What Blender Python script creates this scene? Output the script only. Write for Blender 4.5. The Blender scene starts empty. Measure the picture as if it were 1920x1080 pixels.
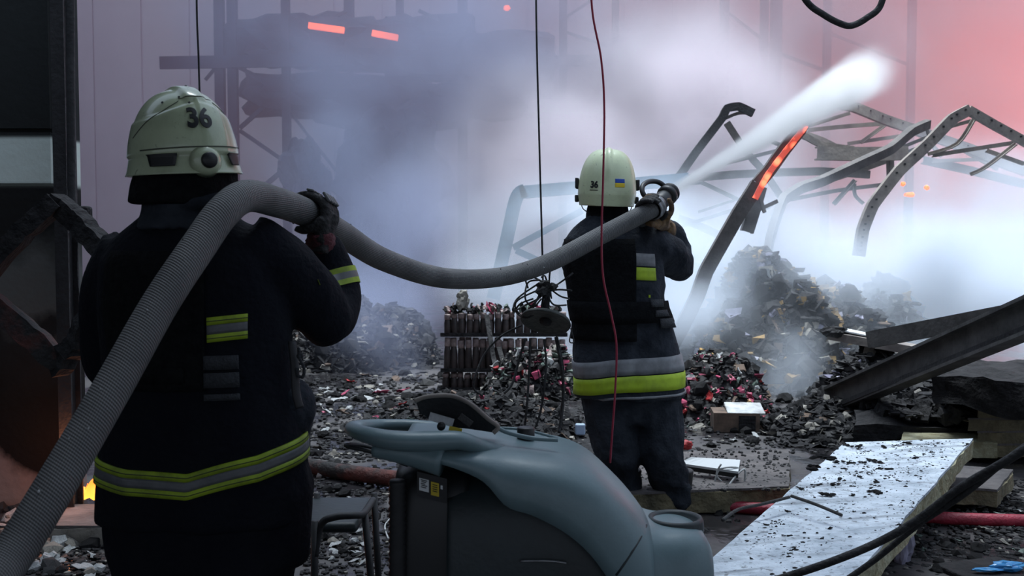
import bpy, bmesh, math, random
from math import sin, cos, pi, radians, atan2, sqrt, exp
from mathutils import Vector, Matrix, noise, Quaternion
from mathutils.bvhtree import BVHTree
random.seed(7)
S = bpy.context.scene
COL = S.collection
V = Vector

# ------------------------------------------------------------------ camera, sky, lamps, exposure
FPX = 1920 * 35 / 36
TH = math.atan2(90, FPX)
cam = bpy.data.cameras.new('camera'); cam.lens = 35; cam.sensor_width = 36; cam.clip_end = 300
camo = bpy.data.objects.new('camera', cam); COL.objects.link(camo)
camo.location = (0, 0, 1.4); camo.rotation_euler = (pi / 2 - TH, 0, 0)
S.camera = camo
cam.dof.use_dof = True; cam.dof.focus_distance = 4.2; cam.dof.aperture_fstop = 6.3
S.view_settings.view_transform = 'Standard'; S.view_settings.look = 'None'
S.view_settings.gamma = 1; S.view_settings.use_curve_mapping = False
S.view_settings.exposure = 0.0
w = bpy.data.worlds.new('sky'); S.world = w; w.use_nodes = True
nt = w.node_tree; bg = nt.nodes['Background']
tc = nt.nodes.new('ShaderNodeTexCoord'); sp = nt.nodes.new('ShaderNodeSeparateXYZ')
cr = nt.nodes.new('ShaderNodeValToRGB')
nt.links.new(tc.outputs['Generated'], sp.inputs[0]); nt.links.new(sp.outputs['Z'], cr.inputs[0])
cr.color_ramp.elements[0].position = 0.0; cr.color_ramp.elements[0].color = (0.31, 0.34, 0.40, 1)
cr.color_ramp.elements[1].position = 0.75; cr.color_ramp.elements[1].color = (0.62, 0.76, 1.0, 1)
nt.links.new(cr.outputs[0], bg.inputs['Color']); bg.inputs['Strength'].default_value = 1.0


def area(name, loc, target, size, energy, col, size_y=None):
    l = bpy.data.lights.new(name, 'AREA'); l.energy = energy; l.color = col; l.size = size
    if size_y: l.shape = 'RECTANGLE'; l.size_y = size_y
    o = bpy.data.objects.new(name, l); COL.objects.link(o); o.location = loc
    o.rotation_euler = (V(target) - V(loc)).to_track_quat('-Z', 'Y').to_euler()
    return o


def point(name, loc, energy, col, r=0.1):
    l = bpy.data.lights.new(name, 'POINT'); l.energy = energy; l.color = col; l.shadow_soft_size = r
    o = bpy.data.objects.new(name, l); COL.objects.link(o); o.location = loc
    return o


sk = area('sky_opening_light', (4.5, 11.0, 18), (4.5, 11.0, 0), 15, 1500, (0.86, 0.94, 1.0), 5)
sk.data.spread = radians(54)
fg = area('fire_glow_light', (15, 15.5, 4.8), (9.5, 25, 3.5), 4, 1050, (1.0, 0.23, 0.19))
fg.data.spread = radians(120)
point('left_fire_light', (-2.22, 4.86, 0.34), 4.5, (1.0, 0.36, 0.18), 0.1)
S.cycles.volume_bounces = 2
S.cycles.max_bounces = 6
S.cycles.diffuse_bounces = 3
S.cycles.volume_step_rate = 2
S.cycles.use_denoising = True
S.cycles.sample_clamp_indirect = 6


# ------------------------------------------------------------------ helpers
def P(u, v, Y):
    dx = (u - 960) / FPX; dz = (540 - v) / FPX
    d = V((dx, cos(TH) + dz * sin(TH), -sin(TH) + dz * cos(TH)))
    return V((0, 0, 1.4)) + d * (Y / d.y)


def G(u, v, z=0.0):
    dx = (u - 960) / FPX; dz = (540 - v) / FPX
    d = V((dx, cos(TH) + dz * sin(TH), -sin(TH) + dz * cos(TH)))
    return V((0, 0, 1.4)) + d * ((z - 1.4) / d.z)


def lerp(a, b, t): return a + (b - a) * t


def interp(xs, ys, x):
    if x <= xs[0]: return ys[0]
    for i in range(1, len(xs)):
        if x <= xs[i]:
            return lerp(ys[i - 1], ys[i], (x - xs[i - 1]) / (xs[i] - xs[i - 1]))
    return ys[-1]


def mat(name, c1, c2=None, scale=5, rough=0.7, metal=0.0, bump=0.0, bscale=30, emit=None, estr=0, lo=0.35, hi=0.65, detail=5, spec=0.5, rough2=None, coat=0):
    m = bpy.data.materials.new(name); m.use_nodes = True; n = m.node_tree
    b = n.nodes['Principled BSDF']
    b.inputs['Base Color'].default_value = (*c1, 1); b.inputs['Roughness'].default_value = rough
    b.inputs['Metallic'].default_value = metal; b.inputs['Specular IOR Level'].default_value = spec
    b.inputs['Coat Weight'].default_value = coat
    t = n.nodes.new('ShaderNodeTexCoord')
    if c2 is not None:
        nz = n.nodes.new('ShaderNodeTexNoise'); nz.inputs['Scale'].default_value = scale; nz.inputs['Detail'].default_value = detail
        nz.inputs['Roughness'].default_value = 0.65
        n.links.new(t.outputs['Object'], nz.inputs['Vector'])
        r = n.nodes.new('ShaderNodeMapRange'); r.inputs[1].default_value = lo; r.inputs[2].default_value = hi
        n.links.new(nz.outputs[0], r.inputs[0])
        mx = n.nodes.new('ShaderNodeMix'); mx.data_type = 'RGBA'
        mx.inputs[6].default_value = (*c1, 1); mx.inputs[7].default_value = (*c2, 1)
        n.links.new(r.outputs[0], mx.inputs[0]); n.links.new(mx.outputs[2], b.inputs['Base Color'])
        if rough2 is not None:
            q = n.nodes.new('ShaderNodeMapRange'); q.inputs[3].default_value = rough; q.inputs[4].default_value = rough2
            n.links.new(r.outputs[0], q.inputs[0]); n.links.new(q.outputs[0], b.inputs['Roughness'])
    if bump:
        nb = n.nodes.new('ShaderNodeTexNoise'); nb.inputs['Scale'].default_value = bscale; nb.inputs['Detail'].default_value = 6
        n.links.new(t.outputs['Object'], nb.inputs['Vector'])
        bp = n.nodes.new('ShaderNodeBump'); bp.inputs['Strength'].default_value = bump; bp.inputs['Distance'].default_value = 0.02
        n.links.new(nb.outputs[0], bp.inputs['Height']); n.links.new(bp.outputs[0], b.inputs['Normal'])
    if emit:
        b.inputs['Emission Color'].default_value = (*emit, 1); b.inputs['Emission Strength'].default_value = estr
    return m


def bs(m): return m.node_tree.nodes['Principled BSDF']


def tag(o, label=None, cat=None, group=None, kind=None):
    if label: o['label'] = label
    if cat: o['category'] = cat
    if group: o['group'] = group
    if kind: o['kind'] = kind
    return o


def empty(name, loc, label, cat, group=None):
    o = bpy.data.objects.new(name, None); COL.objects.link(o); o.location = loc; o.empty_display_size = .1
    tag(o, label, cat, group)
    return o


def obj(name, vf, m, parent=None, smooth=False, uv=None):
    """vf = (verts in WORLD coords, faces); parented meshes keep world placement"""
    vs, fs = vf
    me = bpy.data.meshes.new(name); me.from_pydata([tuple(v) for v in vs], [], fs); me.update()
    if uv:
        ul = me.uv_layers.new(name='UVMap')
        for l in me.loops: ul.data[l.index].uv = uv[l.vertex_index]
    return objm(name, me, m, parent, smooth)


def objm(name, me, m, parent=None, smooth=False):
    if m is not None and not me.materials: me.materials.append(m)
    o = bpy.data.objects.new(name, me); COL.objects.link(o)
    if parent:
        o.parent = parent
        off = V((0, 0, 0)); p = parent
        while p: off += p.location; p = p.parent
        o.location = -off
    if smooth: me.shade_smooth()
    return o


def recentre(o):
    """put a top-level mesh's origin at its base"""
    me = o.data; xs = [v.co for v in me.vertices]
    c = V((sum(v.x for v in xs) / len(xs), sum(v.y for v in xs) / len(xs), min(v.z for v in xs)))
    me.transform(Matrix.Translation(-c)); o.location = o.location + c
    return o


def joinvf(*parts):
    V_, F_ = [], []
    for vs, fs in parts:
        k = len(V_); V_ += list(vs); F_ += [tuple(i + k for i in f) for f in fs]
    return V_, F_


def catmull(pts, sub=8, extra=None):
    """pts: list of Vectors; extra: parallel list of floats"""
    out, ex = [], []
    n = len(pts)
    for i in range(n - 1):
        p0, p1, p2, p3 = pts[max(i - 1, 0)], pts[i], pts[i + 1], pts[min(i + 2, n - 1)]
        for k in range(sub):
            t = k / sub
            out.append(0.5 * ((2 * p1) + (p2 - p0) * t + (2 * p0 - 5 * p1 + 4 * p2 - p3) * t * t + (3 * p1 - p0 - 3 * p2 + p3) * t ** 3))
            if extra: ex.append(lerp(extra[i], extra[i + 1], t))
    out.append(pts[-1].copy())
    if extra: ex.append(extra[-1])
    return (out, ex) if extra else out


def frames(pts, up=V((0, 0, 1))):
    fr = []
    t0 = (pts[1] - pts[0]).normalized()
    x = up.cross(t0)
    if x.length < 1e-3: x = V((1, 0, 0)).cross(t0)
    x.normalize()
    for i in range(len(pts)):
        a = pts[max(i - 1, 0)]; b = pts[min(i + 1, len(pts) - 1)]
        t = (b - a).normalized()
        x = (x - t * x.dot(t)).normalized()
        fr.append((t, x, t.cross(x)))
    return fr


def tube(pts, rad, n=12, flat=1.0, caps=True, uv=False):
    """rad float or list; flat: ratio of second axis"""
    if not isinstance(rad, (list, tuple)): rad = [rad] * len(pts)
    fr = frames(pts); vs, fs, uvs = [], [], []
    L = 0
    m = n + 1 if uv else n
    for i, p in enumerate(pts):
        if i: L += (p - pts[i - 1]).length
        t, x, y = fr[i]
        for k in range(m):
            a = 2 * pi * k / n
            vs.append(p + x * (cos(a) * rad[i]) + y * (sin(a) * rad[i] * flat)); uvs.append((k / n, L))
    for i in range(len(pts) - 1):
        for k in range(n):
            k2 = (k + 1) % n if not uv else k + 1
            fs.append((i * m + k, i * m + k2, (i + 1) * m + k2, (i + 1) * m + k))
    if caps:
        fs.append(tuple(range(n))[::-1]); b = (len(pts) - 1) * m; fs.append(tuple(b + k for k in range(n)))
    return (vs, fs, uvs) if uv else (vs, fs)


def prof(pts, profile, closed=True, up=V((0, 0, 1))):
    """sweep a 2D profile [(x,y)] along pts with end caps"""
    fr = frames(pts, up); n = len(profile); vs, fs = [], []
    for i, p in enumerate(pts):
        t, x, y = fr[i]
        for (a, b) in profile: vs.append(p + x * a + y * b)
    for i in range(len(pts) - 1):
        for k in range(n):
            fs.append((i * n + k, i * n + (k + 1) % n, (i + 1) * n + (k + 1) % n, (i + 1) * n + k))
    fs.append(tuple(range(n))[::-1]); b = (len(pts) - 1) * n; fs.append(tuple(b + k for k in range(n)))
    return vs, fs


def cprofile(wd, h, t):  # C channel, open on +x side
    return [(-wd / 2, -h / 2), (wd / 2, -h / 2), (wd / 2, -h / 2 + t), (-wd / 2 + t, -h / 2 + t), (-wd / 2 + t, h / 2 - t), (wd / 2, h / 2 - t), (wd / 2, h / 2), (-wd / 2, h / 2)]


def lprofile(a, t): return [(0, 0), (a, 0), (a, t), (t, t), (t, a), (0, a)]


def iprofile(wd, h, t):
    return [(-wd / 2, -h / 2), (wd / 2, -h / 2), (wd / 2, -h / 2 + t), (t / 2, -h / 2 + t), (t / 2, h / 2 - t), (wd / 2, h / 2 - t), (wd / 2, h / 2), (-wd / 2, h / 2), (-wd / 2, h / 2 - t), (-t / 2, h / 2 - t), (-t / 2, -h / 2 + t), (-wd / 2, -h / 2 + t)]


def rprofile(a, b): return [(-a / 2, -b / 2), (a / 2, -b / 2), (a / 2, b / 2), (-a / 2, b / 2)]


def boxvf(lo, hi):
    x0, y0, z0 = lo; x1, y1, z1 = hi
    vs = [V(p) for p in [(x0, y0, z0), (x1, y0, z0), (x1, y1, z0), (x0, y1, z0), (x0, y0, z1), (x1, y0, z1), (x1, y1, z1), (x0, y1, z1)]]
    return vs, [(0, 3, 2, 1), (4, 5, 6, 7), (0, 1, 5, 4), (1, 2, 6, 5), (2, 3, 7, 6), (3, 0, 4, 7)]


def xform(vf, M): return [M @ V(v) for v in vf[0]], vf[1]


def bevelled(vf, w=0.01, seg=2):
    bm = bmesh.new(); vv = [bm.verts.new(v) for v in vf[0]]
    for f in vf[1]:
        try: bm.faces.new([vv[i] for i in f])
        except ValueError: pass
    bmesh.ops.bevel(bm, geom=bm.edges[:], offset=w, segments=seg, affect='EDGES', profile=.5)
    bm.verts.index_update()
    r = [v.co.copy() for v in bm.verts], [tuple(v.index for v in f.verts) for f in bm.faces]
    bm.free(); return r


def disc(c, r, ax, h, n=24, bev=0.0):
    ax = V(ax).normalized()
    pts = [c, c + ax * h] if not bev else [c, c + ax * bev, c + ax * (h - bev), c + ax * h]
    rr = [r, r] if not bev else [r - bev, r, r, r - bev]
    return tube(pts, rr, n)


def lathe(c, ax, prf, n=32):
    """prf: [(dist along ax, radius)]"""
    ax = V(ax).normalized()
    fr = frames([c, c + ax]); x, y = fr[0][1], fr[0][2]
    vs, fs = [], []
    for (h, r) in prf:
        for k in range(n):
            a = 2 * pi * k / n; vs.append(c + ax * h + x * (r * cos(a)) + y * (r * sin(a)))
    for i in range(len(prf) - 1):
        for k in range(n): fs.append((i * n + k, i * n + (k + 1) % n, (i + 1) * n + (k + 1) % n, (i + 1) * n + k))
    return vs, fs


def remesh(vf, voxel, smooth=4, disp=None):
    me = bpy.data.meshes.new('tmp'); me.from_pydata([tuple(v) for v in vf[0]], [], vf[1]); me.update()
    o = bpy.data.objects.new('tmp', me); COL.objects.link(o)
    m = o.modifiers.new('r', 'REMESH'); m.mode = 'VOXEL'; m.voxel_size = voxel; m.use_smooth_shade = True
    s = o.modifiers.new('s', 'SMOOTH'); s.iterations = smooth; s.factor = 0.6
    dg = bpy.context.evaluated_depsgraph_get(); dg.update()
    r = bpy.data.meshes.new_from_object(o.evaluated_get(dg))
    bpy.data.objects.remove(o)
    if disp:
        ns = [v.normal.copy() for v in r.vertices]
        for v, n in zip(r.vertices, ns): v.co += n * disp(v.co)
    r.update(); r.shade_smooth()
    return r


def folds(amp, sc=7.0, stretch=(1, 1, .45), seed=0):
    off = V((seed * 3.7, seed * 1.3, seed * 2.1))

    def f(p):
        q = V((p.x * stretch[0], p.y * stretch[1], p.z * stretch[2])) * sc + off
        wv = noise.noise_vector(q * .6) * .9
        a = 1 - abs(noise.noise(q + wv)) * 2
        b = noise.noise(q * 2.3 + wv * 2)
        return amp * (a * .8 + b * .5 - .3)
    return f


def bvh_of(me): return BVHTree.FromPolygons([v.co.copy() for v in me.vertices], [tuple(p.vertices) for p in me.polygons])


def wrap(bv, cx, cy, a0, a1, z0, z1, off=0.006, na=40, nz=4, thick=0.004, axis=None):
    """a strip lying on a body: rays from outside towards the vertical axis; z0,z1 callables of angle"""
    vs, fs = [], []
    if not callable(z0): _z0 = z0; z0 = lambda a: _z0
    if not callable(z1): _z1 = z1; z1 = lambda a: _z1
    rows = []
    for layer in (off, off - thick - 0.004):
        for i in range(na + 1):
            a = lerp(a0, a1, i / na)
            for j in range(nz + 1):
                z = lerp(z0(a), z1(a), j / nz)
                d = V((cos(a), sin(a), 0)); o = V((cx, cy, z)) + d * 0.9
                hit = bv.ray_cast(o, -d, 1.0)
                if hit[0] is None: p = V((cx, cy, z)) + d * 0.2
                else: p = hit[0] + d * layer
                vs.append(p)
    m = nz + 1; K = (na + 1) * m
    for i in range(na):
        for j in range(nz):
            q = (i * m + j, (i + 1) * m + j, (i + 1) * m + j + 1, i * m + j + 1)
            fs.append(q); fs.append(tuple(K + x for x in q[::-1]))
    for i in range(na):
        fs.append((i * m, K + i * m, K + (i + 1) * m, (i + 1) * m)); k = i * m + nz
        fs.append((k, k + m, K + k + m, K + k))
    for j in range(nz):
        fs.append((j, j + 1, K + j + 1, K + j)); k = na * m + j
        fs.append((k, K + k, K + k + 1, k + 1))
    return vs, fs


def proj(bv, u, v, lift=0.0):
    """where the sight line of a pixel meets a surface (used to place marks on that surface)"""
    o = V((0, 0, 1.4)); d = (P(u, v, 3) - o).normalized()
    h = bv.ray_cast(o, d, 30)
    return (h[0] + h[1] * lift, h[1]) if h[0] is not None else (P(u, v, 3), V((0, -1, 0)))


def ico(sub=1):
    bm = bmesh.new(); bmesh.ops.create_icosphere(bm, subdivisions=sub, radius=1)
    bm.verts.index_update()
    r = [v.co.copy() for v in bm.verts], [tuple(v.index for v in f.verts) for f in bm.faces]
    bm.free(); return r


# ------------------------------------------------------------------ materials
M = {}
M['floor'] = mat('wet_floor', (0.020, 0.019, 0.021), (0.060, 0.055, 0.054), 1.3, 0.07, bump=.28, bscale=12, rough2=.8, lo=.44, hi=.6)
M['wall'] = mat('lilac_wall', (0.38, 0.30, 0.335), (0.46, 0.37, 0.41), .5, 0.8)
M['char'] = mat('charred', (0.005, 0.005, 0.006), (0.022, 0.021, 0.022), 14, 0.8, bump=1.0, bscale=30, spec=.3)
M['ash'] = mat('ash_grey', (0.022, 0.022, 0.023), (0.058, 0.056, 0.055), 16, 0.9, bump=.6, bscale=40)
M['black'] = mat('black_plastic', (0.008, 0.009, 0.010), rough=0.45)
M['rubber'] = mat('black_rubber', (0.01, 0.011, 0.012), (0.02, 0.02, 0.022), 30, 0.6)
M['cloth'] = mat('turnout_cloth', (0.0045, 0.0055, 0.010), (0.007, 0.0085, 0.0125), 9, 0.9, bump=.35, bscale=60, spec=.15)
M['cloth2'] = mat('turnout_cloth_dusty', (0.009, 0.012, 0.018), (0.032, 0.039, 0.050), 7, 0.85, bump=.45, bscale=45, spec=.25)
M['vest'] = mat('black_vest', (0.004, 0.0045, 0.0055), (0.009, 0.01, 0.011), 40, 0.9, bump=.4, bscale=90, spec=.12)
M['strap'] = mat('dark_webbing', (0.016, 0.018, 0.022), (0.03, 0.034, 0.04), 30, 0.8, bump=.5, bscale=140)
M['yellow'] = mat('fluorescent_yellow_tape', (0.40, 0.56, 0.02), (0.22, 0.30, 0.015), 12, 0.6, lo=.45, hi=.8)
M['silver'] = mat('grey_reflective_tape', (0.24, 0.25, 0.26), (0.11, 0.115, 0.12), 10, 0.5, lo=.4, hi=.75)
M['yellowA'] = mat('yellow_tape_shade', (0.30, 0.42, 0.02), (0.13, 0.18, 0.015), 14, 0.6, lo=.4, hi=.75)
M['silverA'] = mat('grey_tape_shade', (0.13, 0.135, 0.14), (0.05, 0.055, 0.06), 10, 0.5, lo=.4, hi=.75)  # both A tapes are darker copies; shade is put into their colour
M['thread'] = mat('tape_stitching', (0.02, 0.025, 0.02), rough=.8)
M['helmet'] = mat('pale_green_helmet', (0.47, 0.54, 0.36), (0.34, 0.39, 0.26), 9, 0.26, lo=.45, hi=.8, spec=.6, coat=.5)
M['helmetB'] = mat('cream_green_helmet', (0.64, 0.72, 0.46), (0.50, 0.55, 0.36), 9, 0.33, lo=.48, hi=.8, spec=.55, coat=.25)
for _k in ('helmet', 'helmetB'):
    _n = M[_k].node_tree; _b = bs(M[_k]); _old = _b.inputs['Base Color'].links[0].from_socket
    _t = _n.nodes.new('ShaderNodeTexCoord'); _z = _n.nodes.new('ShaderNodeTexNoise'); _z.inputs['Scale'].default_value = 26; _z.inputs['Detail'].default_value = 9; _z.inputs['Roughness'].default_value = .75; _z.inputs['Distortion'].default_value = 1.5
    _n.links.new(_t.outputs['Object'], _z.inputs['Vector']); _r = _n.nodes.new('ShaderNodeMapRange'); _r.inputs[1].default_value = .60; _r.inputs[2].default_value = .68; _r.inputs[4].default_value = .75
    _n.links.new(_z.outputs[0], _r.inputs[0]); _m = _n.nodes.new('ShaderNodeMix'); _m.data_type = 'RGBA'; _n.links.new(_old, _m.inputs[6]); _m.inputs[7].default_value = (.10, .11, .08, 1)
    _n.links.new(_r.outputs[0], _m.inputs[0]); _n.links.new(_m.outputs[2], _b.inputs['Base Color'])
M['dirt'] = mat('helmet_seam_dirt', (0.05, 0.055, 0.04), rough=.8)
M['blue'] = mat('flag_blue', (0.01, 0.07, 0.42), rough=.5)
M['fyellow'] = mat('flag_yellow', (0.75, 0.55, 0.02), rough=.5)
M['glove'] = mat('black_glove', (0.008, 0.008, 0.009), (0.02, 0.02, 0.02), 40, .75, bump=.5, bscale=80)
M['pad'] = mat('grey_knuckle_pad', (0.09, 0.095, 0.10), rough=.45)
M['redcuff'] = mat('dark_red_cuff', (0.11, 0.022, 0.03), (0.055, 0.012, 0.018), 30, .8, bump=.5, bscale=90)
M['brownglove'] = mat('tan_leather_glove', (0.22, 0.13, 0.05), (0.07, 0.045, 0.03), 18, .75, bump=.5, bscale=50)
M['scrub'] = mat('grey_teal_plastic', (0.145, 0.215, 0.232), (0.09, 0.135, 0.148), 4, 0.38, bump=.04, bscale=120, lo=.42, hi=.8, spec=.5)
M['scrubdark'] = mat('dark_teal_plastic', (0.020, 0.032, 0.036), (0.012, 0.018, 0.02), 5, 0.5, bump=.08, bscale=60)
M['alu'] = mat('worn_aluminium', (0.35, 0.36, 0.37), (0.2, 0.2, 0.21), 20, .4, metal=.8)
M['white'] = mat('white_label', (0.6, 0.62, 0.62), rough=.6)
M['ylabel'] = mat('yellow_label', (0.5, 0.38, 0.02), rough=.6)
M['board'] = mat('blue_white_board', (0.40, 0.47, 0.53), (0.25, 0.30, 0.35), 5, .7, bump=.5, bscale=60, lo=.4, hi=.72, detail=9)
M['foam'] = mat('yellow_foam_edge', (0.42, 0.41, 0.28), (0.22, 0.19, 0.10), 9, .9, bump=1.0, bscale=40)
M['slab'] = mat('dusty_slab', (0.14, 0.125, 0.12), (0.06, 0.055, 0.055), 5, .85, bump=.6, bscale=30, detail=9)
M['slabedge'] = mat('ochre_slab_edge', (0.20, 0.17, 0.10), (0.09, 0.08, 0.05), 8, .9, bump=.8, bscale=30)
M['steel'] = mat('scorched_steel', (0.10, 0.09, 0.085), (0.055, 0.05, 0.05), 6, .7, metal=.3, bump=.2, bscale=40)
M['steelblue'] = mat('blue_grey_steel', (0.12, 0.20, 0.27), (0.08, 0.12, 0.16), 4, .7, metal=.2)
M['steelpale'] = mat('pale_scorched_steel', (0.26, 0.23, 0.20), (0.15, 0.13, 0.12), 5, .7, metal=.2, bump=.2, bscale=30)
M['steeldark'] = mat('sooty_steel', (0.035, 0.035, 0.037), (0.018, 0.018, 0.02), 6, .65, metal=.4, bump=.3, bscale=40)
M['beamgrey'] = mat('grey_beam', (0.13, 0.125, 0.12), (0.06, 0.058, 0.056), 7, .6, metal=.4, bump=.2, bscale=40)
M['rust'] = mat('rusty_charred_beam', (0.010, 0.009, 0.009), (0.10, 0.022, 0.015), 5, .8, bump=.7, bscale=30, lo=.45, hi=.7)
M['rack'] = mat('rack_steel', (0.045, 0.055, 0.10), (0.03, 0.035, 0.06), 3, .8)
M['redhose'] = mat('red_hose_cover', (0.36, 0.02, 0.045), (0.20, 0.012, 0.025), 12, .5, bump=.3, bscale=80)
M['redwire'] = mat('red_wire', (0.32, 0.02, 0.05), rough=.5)
M['wire'] = mat('black_wire', (0.010, 0.010, 0.011), (0.03, 0.03, 0.03), 30, .7, bump=.5, bscale=50)
M['pink'] = mat('pink_packet', (0.45, 0.06, 0.13), (0.10, 0.03, 0.04), 14, .5, lo=.4, hi=.7)
M['red'] = mat('red_packet', (0.42, 0.03, 0.03), (0.10, 0.015, 0.02), 12, .5, lo=.45, hi=.75)
M['gold'] = mat('yellow_packet', (0.40, 0.24, 0.07), (0.12, 0.08, 0.035), 12, .6, lo=.45, hi=.75)
M['green'] = mat('green_grey_packet', (0.14, 0.20, 0.16), (0.05, 0.06, 0.055), 12, .6)
M['lilac'] = mat('lilac_film', (0.34, 0.32, 0.42), (0.16, 0.16, 0.2), 12, .35)
M['paper'] = mat('white_scrap', (0.48, 0.50, 0.50), (0.24, 0.24, 0.23), 10, .8, bump=.4, bscale=40)
M['kraft'] = mat('brown_card', (0.15, 0.10, 0.07), (0.06, 0.042, 0.032), 10, .85)
M['glass_dark'] = mat('sooty_jar_glass', (0.022, 0.018, 0.018), (0.06, 0.045, 0.042), 12, .35)
M['lid'] = mat('pale_pink_jar_lid', (0.40, 0.31, 0.29), (0.12, 0.09, 0.085), 18, .6)
M['bluefilm'] = mat('bright_blue_film', (0.02, 0.16, 0.42), (0.05, 0.28, 0.5), 15, .3)
M['palerock'] = mat('pale_stone', (0.30, 0.28, 0.24), (0.16, 0.15, 0.13), 9, .9, bump=.5, bscale=30)
M['flame'] = mat('flame', (1, .35, .05), emit=(1.0, 0.24, 0.02), estr=2.6)
_n = M['flame'].node_tree; _t = _n.nodes.new('ShaderNodeTexCoord'); _s = _n.nodes.new('ShaderNodeSeparateXYZ'); _r = _n.nodes.new('ShaderNodeValToRGB')
_n.links.new(_t.outputs['Generated'], _s.inputs[0]); _n.links.new(_s.outputs['Z'], _r.inputs[0]); _n.links.new(_r.outputs[0], bs(M['flame']).inputs['Emission Color'])
_r.color_ramp.elements[0].color = (1, .42, .05, 1); _r.color_ramp.elements[1].color = (.8, .07, .01, 1)
M['ember'] = mat('ember', (1, .2, .05), emit=(1.0, 0.13, 0.05), estr=2.2)


def hose_mat():
    m = mat('woven_hose', (0.165, 0.165, 0.165), rough=.6)
    n = m.node_tree; b = bs(m)
    uv = n.nodes.new('ShaderNodeUVMap')
    hts = []
    for (su, sv, rot) in ((0, 1, 0),):
        pass
    sp = n.nodes.new('ShaderNodeSeparateXYZ'); n.links.new(uv.outputs[0], sp.inputs[0])

    def stripe(ku, kv):
        a = n.nodes.new('ShaderNodeMath'); a.operation = 'MULTIPLY'; a.inputs[1].default_value = ku; n.links.new(sp.outputs[0], a.inputs[0])
        c = n.nodes.new('ShaderNodeMath'); c.operation = 'MULTIPLY_ADD'; c.inputs[1].default_value = kv; n.links.new(sp.outputs[1], c.inputs[0]); n.links.new(a.outputs[0], c.inputs[2])
        s = n.nodes.new('ShaderNodeMath'); s.operation = 'SINE'; n.links.new(c.outputs[0], s.inputs[0])
        return s
    s1 = stripe(2 * pi * 9, 2 * pi * 150); s2 = stripe(2 * pi * 48, 2 * pi * 12)
    ad = n.nodes.new('ShaderNodeMath'); ad.operation = 'MULTIPLY_ADD'; ad.inputs[1].default_value = .5
    n.links.new(s2.outputs[0], ad.inputs[0]); n.links.new(s1.outputs[0], ad.inputs[2])
    bp = n.nodes.new('ShaderNodeBump'); bp.inputs['Strength'].default_value = .5; bp.inputs['Distance'].default_value = .002
    n.links.new(ad.outputs[0], bp.inputs['Height']); n.links.new(bp.outputs[0], b.inputs['Normal'])
    r = n.nodes.new('ShaderNodeMapRange'); r.inputs[1].default_value = -1.5; r.inputs[2].default_value = 1.5
    n.links.new(ad.outputs[0], r.inputs[0])
    tc = n.nodes.new('ShaderNodeTexCoord'); nz = n.nodes.new('ShaderNodeTexNoise'); nz.inputs['Scale'].default_value = 7; nz.inputs['Detail'].default_value = 5
    n.links.new(tc.outputs['Object'], nz.inputs['Vector'])
    mul = n.nodes.new('ShaderNodeMath'); mul.operation = 'MULTIPLY'; n.links.new(r.outputs[0], mul.inputs[0])
    q = n.nodes.new('ShaderNodeMapRange'); q.inputs[1].default_value = .35; q.inputs[2].default_value = .6; q.inputs[3].default_value = .55; n.links.new(nz.outputs[0], q.inputs[0])
    n.links.new(q.outputs[0], mul.inputs[1])
    mx = n.nodes.new('ShaderNodeMix'); mx.data_type = 'RGBA'; mx.inputs[6].default_value = (.016, .018, .020, 1); mx.inputs[7].default_value = (.235, .235, .23, 1)
    n.links.new(mul.outputs[0], mx.inputs[0]); n.links.new(mx.outputs[2], b.inputs['Base Color'])
    return m


M['hose'] = hose_mat()


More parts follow.
